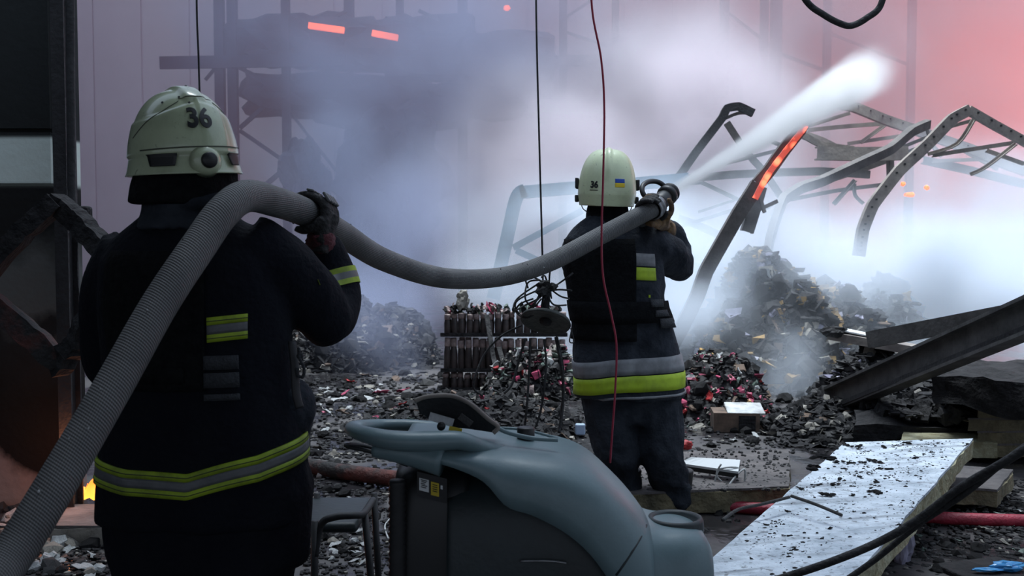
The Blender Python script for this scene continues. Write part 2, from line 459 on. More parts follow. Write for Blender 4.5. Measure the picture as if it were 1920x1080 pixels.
def panel_mat():
    """left wall panel: black soot above, one clean pale band, burnt-off paint low down, its pink pallor including painted fire glow"""
    m = mat('sooted_wall_panel', (0.1, .1, .1), rough=.85, bump=.3, bscale=20, spec=.15)
    n = m.node_tree; b = bs(m)
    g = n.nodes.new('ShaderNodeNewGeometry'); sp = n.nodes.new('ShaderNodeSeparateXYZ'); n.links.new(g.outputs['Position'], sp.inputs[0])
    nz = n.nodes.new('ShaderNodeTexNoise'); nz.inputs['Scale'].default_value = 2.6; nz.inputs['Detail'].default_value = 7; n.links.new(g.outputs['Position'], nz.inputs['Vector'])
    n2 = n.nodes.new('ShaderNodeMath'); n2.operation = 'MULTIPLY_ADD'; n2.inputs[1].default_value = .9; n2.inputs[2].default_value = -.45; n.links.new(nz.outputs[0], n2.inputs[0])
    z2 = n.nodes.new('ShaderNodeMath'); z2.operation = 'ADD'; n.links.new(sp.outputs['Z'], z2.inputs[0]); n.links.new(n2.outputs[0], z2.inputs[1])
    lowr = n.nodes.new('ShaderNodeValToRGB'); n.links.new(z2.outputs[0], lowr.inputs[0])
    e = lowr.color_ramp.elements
    e[0].position = 0.0; e[0].color = (.30, .24, .22, 1)  # pinkish low tone: bare burnt paint plus fire glow put into the colour
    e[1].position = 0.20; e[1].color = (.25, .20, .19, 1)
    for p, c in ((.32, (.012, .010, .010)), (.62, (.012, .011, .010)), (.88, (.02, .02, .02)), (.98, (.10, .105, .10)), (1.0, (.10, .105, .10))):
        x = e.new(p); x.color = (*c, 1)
    upr = n.nodes.new('ShaderNodeValToRGB'); upr.color_ramp.interpolation = 'LINEAR'
    mr = n.nodes.new('ShaderNodeMapRange'); mr.inputs[1].default_value = 1.0; mr.inputs[2].default_value = 3.0; n.links.new(sp.outputs['Z'], mr.inputs[0])
    n.links.new(mr.outputs[0], upr.inputs[0])
    e = upr.color_ramp.elements
    e[0].position = 0; e[0].color = (.012, .013, .012, 1); e[1].position = 1; e[1].color = (.010, .012, .012, 1)
    for p, c in ((.335, (.014, .014, .014)), (.35, (.62, .70, .64)), (.458, (.62, .70, .64)), (.466, (.02, .022, .022)), (.8, (.03, .034, .034))):
        x = e.new(p); x.color = (*c, 1)
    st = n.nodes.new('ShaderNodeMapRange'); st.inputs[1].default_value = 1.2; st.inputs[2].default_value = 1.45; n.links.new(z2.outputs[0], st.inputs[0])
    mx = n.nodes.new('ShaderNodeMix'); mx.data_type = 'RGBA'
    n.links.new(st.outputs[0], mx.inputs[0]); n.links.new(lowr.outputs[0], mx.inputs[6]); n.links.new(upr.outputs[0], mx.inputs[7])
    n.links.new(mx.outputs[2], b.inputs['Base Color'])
    return m


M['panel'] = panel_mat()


def hot_mat():
    """steel glowing where it is red hot (incandescent iron gives off light)"""
    m = mat('red_hot_steel', (0.13, 0.10, 0.10), (0.06, 0.05, 0.05), 6, .8)
    n = m.node_tree; b = bs(m)
    uv = n.nodes.new('ShaderNodeTexCoord')
    vo = n.nodes.new('ShaderNodeTexVoronoi'); vo.inputs['Scale'].default_value = 9; n.links.new(uv.outputs['Object'], vo.inputs['Vector'])
    r = n.nodes.new('ShaderNodeMapRange'); r.inputs[1].default_value = .5; r.inputs[2].default_value = .2; r.inputs[3].default_value = .12; r.inputs[4].default_value = 1
    n.links.new(vo.outputs['Distance'], r.inputs[0])
    s = n.nodes.new('ShaderNodeMath'); s.operation = 'MULTIPLY'; s.inputs[1].default_value = 5.0; n.links.new(r.outputs[0], s.inputs[0])
    b.inputs['Emission Color'].default_value = (1, .10, .045, 1); n.links.new(s.outputs[0], b.inputs['Emission Strength'])
    return m


M['hot'] = hot_mat()

# ------------------------------------------------------------------ setting
def grid_ground():
    vs, fs = [], []
    nx, ny = 150, 150
    for j in range(ny + 1):
        y = -4 + 34 * (j / ny)
        for i in range(nx + 1):
            x = -14 + 32 * i / nx
            h = noise.noise(V((x * .6, y * .6, 0))) * .03 + noise.noise(V((x * 3, y * 3, 5))) * .012
            vs.append(V((x, y, min(0.0, h) - .002 + max(0, h) * .8)))
    for j in range(ny):
        for i in range(nx):
            a = j * (nx + 1) + i; fs.append((a, a + 1, a + nx + 2, a + nx + 1))
    return vs, fs


fl = obj('floor', grid_ground(), M['floor'], smooth=True); fl['kind'] = 'structure'

# back wall: upright sheets, each one its own panel with a recessed joint
wb = obj('wall_back', boxvf((-14, 25.1, 0), (30, 25.3, 11)), M['wall']); wb['kind'] = 'structure'
px = boxvf((0, 0, 0), (1.16, .06, 11)); pm = bpy.data.meshes.new('panel'); pm.from_pydata([tuple(v) for v in px[0]], [], px[1]); pm.materials.append(M['wall'])
for i in range(16):
    o = bpy.data.objects.new('panel', pm); COL.objects.link(o); o.parent = wb; o.location = (-14 + i * 1.2, 25.04 + .02 * random.random(), 0)

# left wall: a pier of sheet panels
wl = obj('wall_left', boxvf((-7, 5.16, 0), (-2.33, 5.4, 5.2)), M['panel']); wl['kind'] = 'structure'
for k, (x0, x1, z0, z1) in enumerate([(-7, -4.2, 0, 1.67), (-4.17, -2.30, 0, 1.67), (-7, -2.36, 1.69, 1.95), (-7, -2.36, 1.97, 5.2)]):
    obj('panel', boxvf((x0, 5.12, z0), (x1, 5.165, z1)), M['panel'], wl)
ce = obj('ceiling', joinvf(boxvf((-9, -4, 3.55), (-.35, 2.95, 3.7)), boxvf((-.35, -4, 3.56), (5.5, 1.6, 3.7))), M['steeldark']); ce['kind'] = 'structure'
cf = obj('unseen_shade_roof', boxvf((4.5, 16.5, 9.3), (29, 25, 9.5)), M['steeldark']); cf['kind'] = 'structure'  # unseen roof piece, added to keep sky light off the back
wr = obj('wall_side', boxvf((-13.9, -4, 0), (-13.7, 25, 9)), M['steeldark']); wr['kind'] = 'structure'

# ------------------------------------------------------------------ left column and bent brackets
def thing_tube(name, pts, r, m, label, cat, group=None, sub=8, n=8, **kw):
    q = catmull(pts, sub) if sub > 1 else pts
    o = obj(name, tube(q, r, n), m, smooth=True); recentre(o)
    return tag(o, label, cat, group)


col = empty('steel_column', (-2.225, 4.98, 0), 'black steel column at the right edge of the sooty left wall', 'column')
obj('web', prof([V((-2.225, 4.98, 0)), V((-2.225, 4.98, 5.2))], iprofile(.065, .12, .012), up=V((0, 1, 0))), M['steeldark'], col)
obj('conduit', tube(catmull([P(132, -60, 4.88), P(133, 200, 4.88), P(135, 370, 4.88), P(142, 405, 4.85)], 6), .02, 10), M['steeldark'], col, True)
obj('joint_box', bevelled(xform(boxvf((-.055, -.04, -.04), (.055, .04, .04)), Matrix.Translation(P(148, 402, 4.84))), .015), M['char'], col, True)


def bent(pts, wd, h, seg=10, seed=0, rag=.012):
    q = []
    for i in range(len(pts) - 1):
        for k in range(seg):
            t = k / seg; q.append(pts[i].lerp(pts[i + 1], t) + noise.noise_vector(V((i * 3 + t * 4, seed, 0))) * rag)
    q.append(pts[-1])
    return prof(q, cprofile(wd, h, .014))


br = empty('bent_bracket', P(60, 500, 4.6), 'charred bent steel bracket jutting from the left wall at head height', 'bracket')
obj('arm', bent([P(-70, 560, 4.5), P(45, 430, 4.5), P(108, 378, 4.5)], .10, .08, seed=1), M['char'], br)
obj('strut', bent([P(100, 375, 4.52), P(150, 420, 4.5), P(205, 478, 4.45)], .09, .085, seed=2), M['char'], br)
br = empty('rusty_bracket', P(60, 700, 4.5), 'rust-red scorched V-shaped angle iron below the bent bracket', 'bracket')
obj('arm', bent([P(-60, 535, 4.4), P(30, 605, 4.42), P(118, 682, 4.45)], .10, .095, seed=3), M['rust'], br)
obj('strut', bent([P(108, 690, 4.45), P(140, 650, 4.42), P(172, 600, 4.38)], .09, .08, seed=4, rag=.02), M['char'], br)

# ------------------------------------------------------------------ racks against the back
def bar(a, b, wd, h=None): return prof([a, b], rprofile(wd, h or wd))


def rack(Y, posts, braces, beams, label):
    base = P(posts[0][0], 450, Y); base.z = 0
    t = empty('pallet_rack', base, label, 'rack')
    for (u, w_) in posts:
        p = P(u, 450, Y); obj('post', bar(V((p.x, Y, 0)), V((p.x, Y, 8.5)), w_), M['rack'], t)
    for (u0, v0, u1, v1, w_) in braces: obj('brace', bar(P(u0, v0, Y + .05), P(u1, v1, Y + .05), w_), M['rack'], t)
    for (u0, v0, u1, v1, w_) in beams: obj('beam', bar(P(u0, v0, Y - .1), P(u1, v1, Y - .1), .06, w_), M['rack'], t)
    return t


rack(18, [(417, .16), (441, .16), (540, .14)], [(450, 240, 535, 165, .07), (445, 125, 535, 170, .07), (450, 245, 530, 300, .07), (520, 180, 655, 352, .05), (452, 130, 650, 20, .05), (470, 370, 530, 320, .08), (385, 150, 410, 120, .05)],
     [(300, 118, 650, 112, .22), (410, -30, 650, -25, .2)], 'tall blue-grey pallet rack directly right of the front helmet')
rack(18.3, [(658, .17), (752, .13), (868, .17)], [(668, 212, 740, 145, .06), (668, 212, 745, 265, .06), (862, 190, 800, 160, .06), (862, 192, 800, 245, .06), (785, 20, 860, 55, .06), (760, 100, 860, 140, .05)],
     [(650, 122, 880, 128, .24), (650, -20, 900, -15, .22), (860, 50, 890, 52, .4)], 'smoky pallet rack with a loaded level beside the middle of the view')
rack(19.5, [(1055, .15), (1152, .13)], [(1050, 40, 1140, -20, .05), (1060, 60, 1150, 90, .05), (1045, 125, 1150, 118, .05)], [(900, 115, 1160, 112, .2)], 'faint pallet rack uprights behind the second helmet')
rack(20.5, [(1354, .17), (1428, .15), (1450, .2), (1545, .14), (1702, .14)], [(1460, 100, 1540, 130, .06), (1450, 90, 1360, 20, .05), (1550, 60, 1700, 120, .05)], [(1340, -20, 1720, -18, .2)], 'faint rack uprights in pink smoke above the collapsed roof trusses')


def lump(c, r, seed=0, sub=4, rough=.35, flatz=1, boxy=0):
    vs, fs = ico(sub); out = []
    for v in vs:
        if boxy: v = v / max(abs(v.x), abs(v.y), abs(v.z)) ** boxy
        k = 1 + rough * noise.fractal(v * 1.6 + V((seed * 7.1, seed * 3.3, 0)), 1.0, 2.0, 5)
        out.append(V((c.x + v.x * r[0] * k, c.y + v.y * r[1] * k, c.z + v.z * r[2] * k)))
    return out, fs


goods = [(520, 78, 1.05, .45), (610, 80, 1.1, .5), (720, 85, 1.0, .5), (805, 90, 1.0, .55), (900, 190, 1.0, .35), (560, 180, 1.2, .4), (700, 190, 1.3, .45), (800, 200, .9, .45), (950, 120, 1.1, .6)]
gl = ['left end', 'left middle', 'right middle', 'right end', 'lowest right', 'lower left', 'lower middle', 'lower right', 'far right']
for k, (u, v, a, b) in enumerate(goods):
    o = obj('burnt_goods', lump(P(u, v, 18.4), (a * .8, .45, b * .95), k, 3, .3, boxy=.75), M['rack'], smooth=False)
    recentre(o); tag(o, 'burnt load on the high rack level behind smoke, %s' % gl[k], 'burnt goods', 'burnt loads on the racks')
for k, (u, v, a, b, pl) in enumerate([(735, 335, .85, 1.0, 'tall dark blue mound of burnt stock in smoke right of the racks'), (570, 330, .35, .6, 'small dark burnt mass between the rack posts, above the hose'), (700, 668, .5, .22, 'low black burnt mound behind the front firefighter elbow'), (720, 460, .7, 1.2, 'burnt stock under the tall dark mound')]):
    o = obj('burnt_stock', lump(P(u, v, 17 - (k == 2) * 5.5), (a, .6, b), 20 + k, 4, .5), M['rack'] if k != 2 else M['char']); recentre(o); tag(o, pl, 'burnt goods')
for k, (u, v, wd, pl) in enumerate([(612, 52, .55, 'glowing red hot rack beam above the front firefighter'), (722, 66, .4, 'second glowing rack beam right of the brighter one')]):
    o = obj('glowing_beam', bar(P(u - wd * 60, v - 4, 17.7), P(u + wd * 60, v + 5, 17.7), .1, .10), M['ember']); recentre(o); tag(o, pl, 'hot beam')
o = obj('glowing_ember', lump(P(950, 15, 17.7), (.06, .05, .05), 3, 2), M['ember']); recentre(o); tag(o, 'tiny ember high up between the hanging cables', 'ember')

# ------------------------------------------------------------------ collapsed roof trusses
C2 = lambda pts, Y: [P(x / 2 + 1220, y / 2, Y if not isinstance(Y, (list, tuple)) else lerp(Y[0], Y[1], i / max(1, len(pts) - 1))) for i, (x, y) in enumerate(pts)]


def truss(name, label, mains, braces, m, Yb):
    base = C2([mains[0][0][0]], Yb)[0]; base.z = 0
    t = empty(name, base, label, 'truss')
    for spec in mains:
        pts, Y, wd, mm = spec[:4]; wd *= .56
        q = C2(pts, Y)
        if len(q) > 2:
            k_ = [q[0]]
            for a_, b_, c_ in zip(q[:-2], q[1:-1], q[2:]):
                r_ = min(.12, (b_ - a_).length * .35, (c_ - b_).length * .35)
                k_ += [b_ + (a_ - b_).normalized() * r_, b_ * .72 + (b_ + (a_ - b_).normalized() * r_) * .14 + (b_ + (c_ - b_).normalized() * r_) * .14, b_ + (c_ - b_).normalized() * r_]
            q = k_ + [q[-1]]
        o = obj('chord', prof(q, cprofile(wd * .7, wd, .018)), mm or m, t)
        if len(spec) > 4:  # row of bolt heads along the flange
            parts = []; L = 0
            for a, b in zip(q[:-1], q[1:]):
                d = (b - a); n = max(1, int(d.length / .16))
                for k in range(n):
                    c = a.lerp(b, (k + .5) / n) + V((0, -wd * .36 - .004, wd * .22))
                    parts.append(xform(boxvf((-.009, -.008, -.009), (.009, .008, .009)), Matrix.Translation(c)))
            so = obj('bolt_row', joinvf(*parts), M['steeldark'], o); so['kind'] = 'stuff'
            so.location = (0, 0, 0)
    for (pts, wd) in braces:
        q = C2(pts, Yb + .05)
        if len(q) > 2: q = catmull(q, 4)
        obj('brace', prof(q, lprofile(wd * .62, .012)), m, t)
    return t


truss('roof_truss', 'dark bent roof truss leaning behind the water jet', [
    ([(80, 700), (170, 570), (270, 440), (285, 405), (330, 398), (385, 425)], 12, .17, M['steeldark']),
    ([(-60, 690), (160, 668), (300, 655), (440, 648), (640, 642), (820, 655)], 12.3, .17, M['steel']),
    ([(285, 460), (350, 560), (430, 650), (490, 740)], 12.2, .14, M['steel'])],
    [([(270, 455), (330, 430), (380, 430)], .06), ([(200, 640), (480, 570)], .07), ([(390, 510), (510, 560)], .07), ([(190, 690), (350, 765)], .07), ([(100, 860), (340, 785)], .07), ([(100, 830), (180, 860), (280, 905)], .14),
     ([(160, 965), (205, 990)], .06), ([(140, 1025), (200, 1000)], .06), ([(60, 700), (200, 690)], .05), ([(180, 800), (330, 750)], .05)], M['steel'], 12)
truss('hot_truss', 'fallen truss leg glowing red hot along its middle', [
    ([(60, 1330), (120, 1220), (175, 1110), (205, 1020), (250, 940), (330, 800), (385, 715), (400, 690)], 9.7, .24, M['steel']),
    ([(400, 690), (440, 645), (500, 560), (560, 485)], 9.7, .22, M['steel']),
    ([(560, 485), (600, 425), (625, 370)], 9.7, .2, M['steel']),
    ([(360, 870), (385, 790), (410, 700)], 9.9, .22, M['steel'])],
    [([(350, 820), (480, 760)], .06), ([(420, 800), (390, 700)], .06)], M['steel'], 9.8)
h = bpy.data.objects['hot_truss']
q = C2([(392, 745), (432, 668), (480, 600), (560, 500), (580, 470)], 9.62)
so = obj('glowing_strip', prof(catmull(q, 6), rprofile(.02, .055)), M['hot'], h)
truss('kinked_truss', 'kinked grey truss with a drooping end right of the red-hot leg', [
    ([(430, 1010), (445, 905), (470, 820), (497, 745), (560, 705), (640, 680), (790, 610), (900, 560), (980, 490), (1040, 465)], (10.6, 12.6), .2, None),
    ([(500, 740), (640, 685), (780, 640), (1000, 560)], 13, .13, None),
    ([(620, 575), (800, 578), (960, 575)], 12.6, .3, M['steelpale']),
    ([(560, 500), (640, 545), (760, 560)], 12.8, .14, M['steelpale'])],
    [([(530, 755), (700, 722), (870, 700)], .08), ([(770, 680), (690, 770)], .08), ([(768, 690), (770, 730), (800, 760)], .06), ([(840, 600), (1040, 520)], .07), ([(900, 590), (1020, 480)], .06), ([(885, 680), (882, 590)], .16),
     ([(880, 570), (1010, 465), (1040, 510)], .05), ([(520, 730), (430, 790)], .06)], M['steel'], 12.7)
truss('perforated_truss', 'pale perforated truss frame peaking at the upper right', [
    ([(780, 960), (785, 925), (795, 860), (830, 770), (930, 640), (1040, 540), (1130, 445), (1195, 412)], 10.3, .2, None, 1),
    ([(1190, 412), (1290, 470), (1400, 530), (1500, 585)], 10.3, .16, None, 1)],
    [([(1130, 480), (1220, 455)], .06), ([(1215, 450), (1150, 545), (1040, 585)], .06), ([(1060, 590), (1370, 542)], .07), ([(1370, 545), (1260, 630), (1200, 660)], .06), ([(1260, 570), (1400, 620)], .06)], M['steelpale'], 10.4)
truss('far_truss', 'straight pale truss lying behind the other trusses under pink smoke', [
    ([(620, 378), (760, 400), (880, 450), (1000, 490), (1080, 520), (1200, 560), (1340, 620), (1460, 660)], 14.2, .24, None, 1),
    ([(470, 470), (640, 530), (700, 560)], 14, .2, None),
    ([(1020, 600), (1200, 640), (1400, 690)], 14.5, .2, M['steeldark'])],
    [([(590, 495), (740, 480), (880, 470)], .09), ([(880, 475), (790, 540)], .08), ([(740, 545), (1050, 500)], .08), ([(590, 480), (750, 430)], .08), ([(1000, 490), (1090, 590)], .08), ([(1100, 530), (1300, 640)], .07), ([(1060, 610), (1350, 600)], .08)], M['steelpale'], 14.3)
t = empty('bent_gutter_frame', G(1000, 620, 0), 'pale blue bent steel frame left of the second firefighter', 'frame')
obj('upright', prof(catmull([P(925, 560, 12), P(950, 450, 12), P(968, 372, 12), P(985, 357, 12)], 5), cprofile(.12, .16, .018)), M['steelblue'], t)
obj('crossbar', prof([P(975, 361, 12), P(1080, 352, 12), P(1190, 345, 12), P(1290, 336, 12)], cprofile(.12, .15, .018)), M['steelblue'], t)
obj('brace', prof([P(965, 470, 12.1), P(1095, 400, 12.1)], lprofile(.08, .012)), M['steelblue'], t)
obj('brace', prof([P(965, 475, 12.1), P(1030, 505, 12.1)], lprofile(.08, .012)), M['steelblue'], t)
for k, (u, v) in enumerate([(1706, 365), (1738, 352), (1693, 345)]):
    o = obj('ember', lump(P(u, v, 12.4), (.07 if k == 0 else .03, .03, .03), k, 2), M['ember']); recentre(o)
    tag(o, ['largest ember glowing under the perforated truss', 'small ember right of the largest ember', 'small ember left above the largest ember'][k], 'ember')

# ------------------------------------------------------------------ right-hand fallen beams and slabs
t = empty('fallen_girder', G(1560, 770), 'long dark steel girder slanting up to the right edge', 'girder')
pa, pb = P(1562, 750, 7.6), P(2010, 560, 5.0)
obj('web', prof([pa, pb], iprofile(.13, .20, .02)), M['beamgrey'], t)
obj('end_plate', prof([pa - (pb - pa).normalized() * .02, pa + (pb - pa).normalized() * .005], rprofile(.15, .23)), M['beamgrey'], t)
obj('seam_strip', prof([P(1580, 755, 7.3), P(2010, 580, 4.95)], rprofile(.02, .03)), M['steeldark'], t)
t = empty('grey_joist', G(1640, 700), 'grey rectangular joist lying above the long dark girder', 'joist')
obj('joist_body', prof([P(1632, 637, 7.9), P(2000, 568, 6.6)], cprofile(.09, .13, .012)), M['beamgrey'], t)
t = empty('white_topped_plank', G(1560, 690), 'white-topped plank with charred end on the smoking heap', 'plank')
obj('plank_body', prof([P(1560, 628, 8.6), P(1740, 660, 8.0)], rprofile(.16, .07)), M['steelpale'], t)
obj('white_sheet', prof([P(1580, 618, 8.55), P(1690, 640, 8.2)], rprofile(.14, .012)), M['white'], t)
obj('charred_end', lump(P(1565, 622, 8.5), (.11, .08, .05), 4, 3), M['char'], t)
for k, (a, b, c, d, z, th, mm, lb) in enumerate([
    ((1600, 790), (2000, 800), (2000, 720), (1640, 735), .18, .3, 'char', 'black burnt pile of roofing beneath the long girder'),
    ((1750, 700), (2000, 730), (2000, 680), (1780, 665), .55, .2, 'char', 'upper black burnt slab beneath the long girder')]):
    vs = [G(*p, z) for p in (a, b, c, d)]; vs = [V(v) for v in vs] + [V(v) - V((0, 0, th)) for v in vs]
    vf = (vs, [(0, 1, 2, 3), (7, 6, 5, 4), (0, 4, 5, 1), (1, 5, 6, 2), (2, 6, 7, 3), (3, 7, 4, 0)])
    bm = bmesh.new(); vv = [bm.verts.new(v) for v in vf[0]]; [bm.faces.new([vv[i] for i in f]) for f in vf[1]]
    bmesh.ops.subdivide_edges(bm, edges=bm.edges[:], cuts=9, use_grid_fill=True)
    for v in bm.verts: v.co += noise.noise_vector(v.co * 3) * .06 + noise.noise_vector(v.co * 9) * .025
    me = bpy.data.meshes.new('burnt_slab'); bm.to_mesh(me); bm.free()
    o = objm('burnt_slab', me, M[mm]); recentre(o); tag(o, lb, 'burnt slab')


def slab(name, corners, z, th, mtop, medge, label, cat, rag=.012, cuts=10, group=None):
    """a flat slab: top sheet part and core part with a broken edge"""
    c = [V(p) for p in corners]
    base = sum(c, V()) / 4
    t = empty(name, V((base.x, base.y, base.z - th)), label, cat, group)

    def sheet(zt, zb, r, sd):
        bm = bmesh.new()
        top = [bm.verts.new(p + V((0, 0, zt))) for p in c]; bot = [bm.verts.new(p + V((0, 0, zb))) for p in c]
        bm.faces.new(top); bm.faces.new(bot[::-1])
        for i in range(4): bm.faces.new([top[i], bot[i], bot[(i + 1) % 4], top[(i + 1) % 4]])
        bmesh.ops.recalc_face_normals(bm, faces=bm.faces[:])
        bmesh.ops.subdivide_edges(bm, edges=[e for e in bm.edges if abs(e.verts[0].co.z - e.verts[1].co.z) < .7 * (zt - zb) or (e.verts[0].co - e.verts[1].co).length > .25], cuts=cuts * 2, use_grid_fill=True)
        cc = base + V((0, 0, (zt + zb) / 2))
        for v in bm.verts:
            n = noise.noise_vector(v.co * 6 + V((sd, 0, 0))) * r + noise.noise_vector(v.co * 22 + V((sd, 0, 0))) * r * .5
            v.co += V((n.x, n.y, n.z * .25))
        me = bpy.data.meshes.new('x'); bm.to_mesh(me); bm.free(); return me
    objm('top_sheet', sheet(0, -.012, rag * .5, 1), mtop, t)
    objm('core', sheet(-.0125, -th, rag * 1.5, 2), medge, t)
    return t


def board_mat():
    m = mat('worn_board_skin', (0.62, 0.69, 0.76), (0.32, 0.38, 0.44), 7, .7, bump=.6, bscale=50, lo=.38, hi=.70, detail=10)
    n = m.node_tree; b = bs(m); old = b.inputs['Base Color'].links[0].from_socket
    t = n.nodes.new('ShaderNodeTexCoord'); mp = n.nodes.new('ShaderNodeMapping'); mp.inputs['Rotation'].default_value = (0, 0, radians(-52)); mp.inputs['Scale'].default_value = (2.2, 14, 3)
    n.links.new(t.outputs['Object'], mp.inputs[0]); nz = n.nodes.new('ShaderNodeTexNoise'); nz.inputs['Scale'].default_value = 1.0; nz.inputs['Detail'].default_value = 8; n.links.new(mp.outputs[0], nz.inputs['Vector'])
    r = n.nodes.new('ShaderNodeMapRange'); r.inputs[1].default_value = .52; r.inputs[2].default_value = .72; n.links.new(nz.outputs[0], r.inputs[0])
    mx = n.nodes.new('ShaderNodeMix'); mx.data_type = 'RGBA'; n.links.new(old, mx.inputs[6]); mx.inputs[7].default_value = (.20, .23, .26, 1); n.links.new(r.outputs[0], mx.inputs[0])
    n2 = n.nodes.new('ShaderNodeTexNoise'); n2.inputs['Scale'].default_value = 38; n2.inputs['Detail'].default_value = 3; n.links.new(t.outputs['Object'], n2.inputs['Vector'])
    r2 = n.nodes.new('ShaderNodeMapRange'); r2.inputs[1].default_value = .60; r2.inputs[2].default_value = .66; n.links.new(n2.outputs[0], r2.inputs[0])
    m2 = n.nodes.new('ShaderNodeMix'); m2.data_type = 'RGBA'; n.links.new(mx.outputs[2], m2.inputs[6]); m2.inputs[7].default_value = (.06, .065, .07, 1)
    k = n.nodes.new('ShaderNodeMath'); k.operation = 'MULTIPLY'; k.inputs[1].default_value = .6; n.links.new(r2.outputs[0], k.inputs[0]); n.links.new(k.outputs[0], m2.inputs[0])
    n.links.new(m2.outputs[2], b.inputs['Base Color']); return m


M['board'] = board_mat()
# large blue-white board (corners from plan positions at real heights)
slab('insulation_board', [G(1290, 1085, .22), G(1585, 829, .30), G(1824, 822, .33), G(1590, 1095, .27)], .3, .11, M['board'], M['foam'], 'large blue-white insulation board strewn with black crumbs', 'board', rag=.014, cuts=14)
slab('concrete_slab', [G(1150, 925, .13), G(1150, 850, .12), G(1480, 842, .12), G(1480, 912, .13)], .13, .12, M['slab'], M['slabedge'], 'dusty grey-brown slab on the floor behind the front machine', 'slab', cuts=10)
slab('concrete_slab', [G(1700, 905, .12), G(1740, 868, .12), G(1900, 880, .12), G(1870, 918, .12)], .12, .09, M['slab'], M['slabedge'], 'dusty slab to the right of the insulation board', 'slab', cuts=6)
slab('ochre_panel', [G(1690, 825, .12), G(1700, 787, .12), G(1850, 795, .12), G(1870, 830, .12)], .1, .1, M['foam'], M['foam'], 'broken ochre foam panel behind the far end of the board', 'panel', cuts=6)
for k in range(4):
    z = .14 + k * .09; u0 = 1815 + (k % 2) * 18
    lb = ['lowest', 'second', 'third', 'topmost'][k]
    slab('foam_slab', [P(u0, 832 - k * 24, 6.3), P(u0 + 10, 822 - k * 24, 7.0), P(u0 + 190, 822 - k * 24, 7.0), P(u0 + 200, 832 - k * 24, 6.3)], z, .085, M['slab'], M['slabedge'], '%s layer of the broken foam stack at the right edge' % lb, 'slab', cuts=5, rag=.014, group='foam slabs stacked at the right edge')
slab('pale_block', [P(100, 985, 4.5), P(130, 945, 5.0), P(262, 945, 5.0), P(258, 985, 4.5)], .1, .16, M['slab'], M['palerock'], 'pale grey block under the flames at the left', 'block', cuts=5)
slab('white_case', [G(1272, 868, .19), G(1296, 857, .22), G(1388, 862, .22), G(1384, 884, .19)], .2, .035, M['white'], M['black'], 'flat white case with black underside on the dusty slab', 'case', rag=.001, cuts=3)

# ------------------------------------------------------------------ firefighters
def tape(t, bv, cx, cy, a0, a1, zc, hw, kind, first):
    """kind 'ysy' yellow-silver-yellow ; 'sy' silver above yellow"""
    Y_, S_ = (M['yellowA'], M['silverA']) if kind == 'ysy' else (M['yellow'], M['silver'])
    na = max(6, int(abs(a1 - a0) * 22))
    f = lambda k: (lambda a: zc(a) + k)
    if kind == 'ysy':
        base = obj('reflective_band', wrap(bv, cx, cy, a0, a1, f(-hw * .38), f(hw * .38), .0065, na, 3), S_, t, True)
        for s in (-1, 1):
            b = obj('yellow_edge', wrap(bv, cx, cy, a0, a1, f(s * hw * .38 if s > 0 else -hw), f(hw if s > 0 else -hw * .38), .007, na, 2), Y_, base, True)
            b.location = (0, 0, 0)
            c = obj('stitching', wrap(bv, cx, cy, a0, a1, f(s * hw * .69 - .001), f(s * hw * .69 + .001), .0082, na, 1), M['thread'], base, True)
            c.location = (0, 0, 0)
    else:
        base = obj('reflective_band', wrap(bv, cx, cy, a0, a1, f(.003), f(hw), .007, na, 3), S_, t, True)
        b = obj('yellow_strip', wrap(bv, cx, cy, a0, a1, f(-hw), f(-.003), .007, na, 3), Y_, base, True); b.location = (0, 0, 0)
    return base


def ringloft(rings, n=28):
    """rings (center, rx, ry, power)"""
    vs, fs = [], []
    for (c, rx, ry) in rings:
        for k in range(n):
            a = 2 * pi * k / n; ca, sa = cos(a), sin(a); p = 2 / 2.5
            vs.append(c + V((rx * math.copysign(abs(ca) ** p, ca), ry * math.copysign(abs(sa) ** p, sa), 0)))
    for i in range(len(rings) - 1):
        for k in range(n): fs.append((i * n + k, i * n + (k + 1) % n, (i + 1) * n + (k + 1) % n, (i + 1) * n + k))
    fs.append(tuple(range(n))[::-1]); b = (len(rings) - 1) * n; fs.append(tuple(b + k for k in range(n)))
    return vs, fs


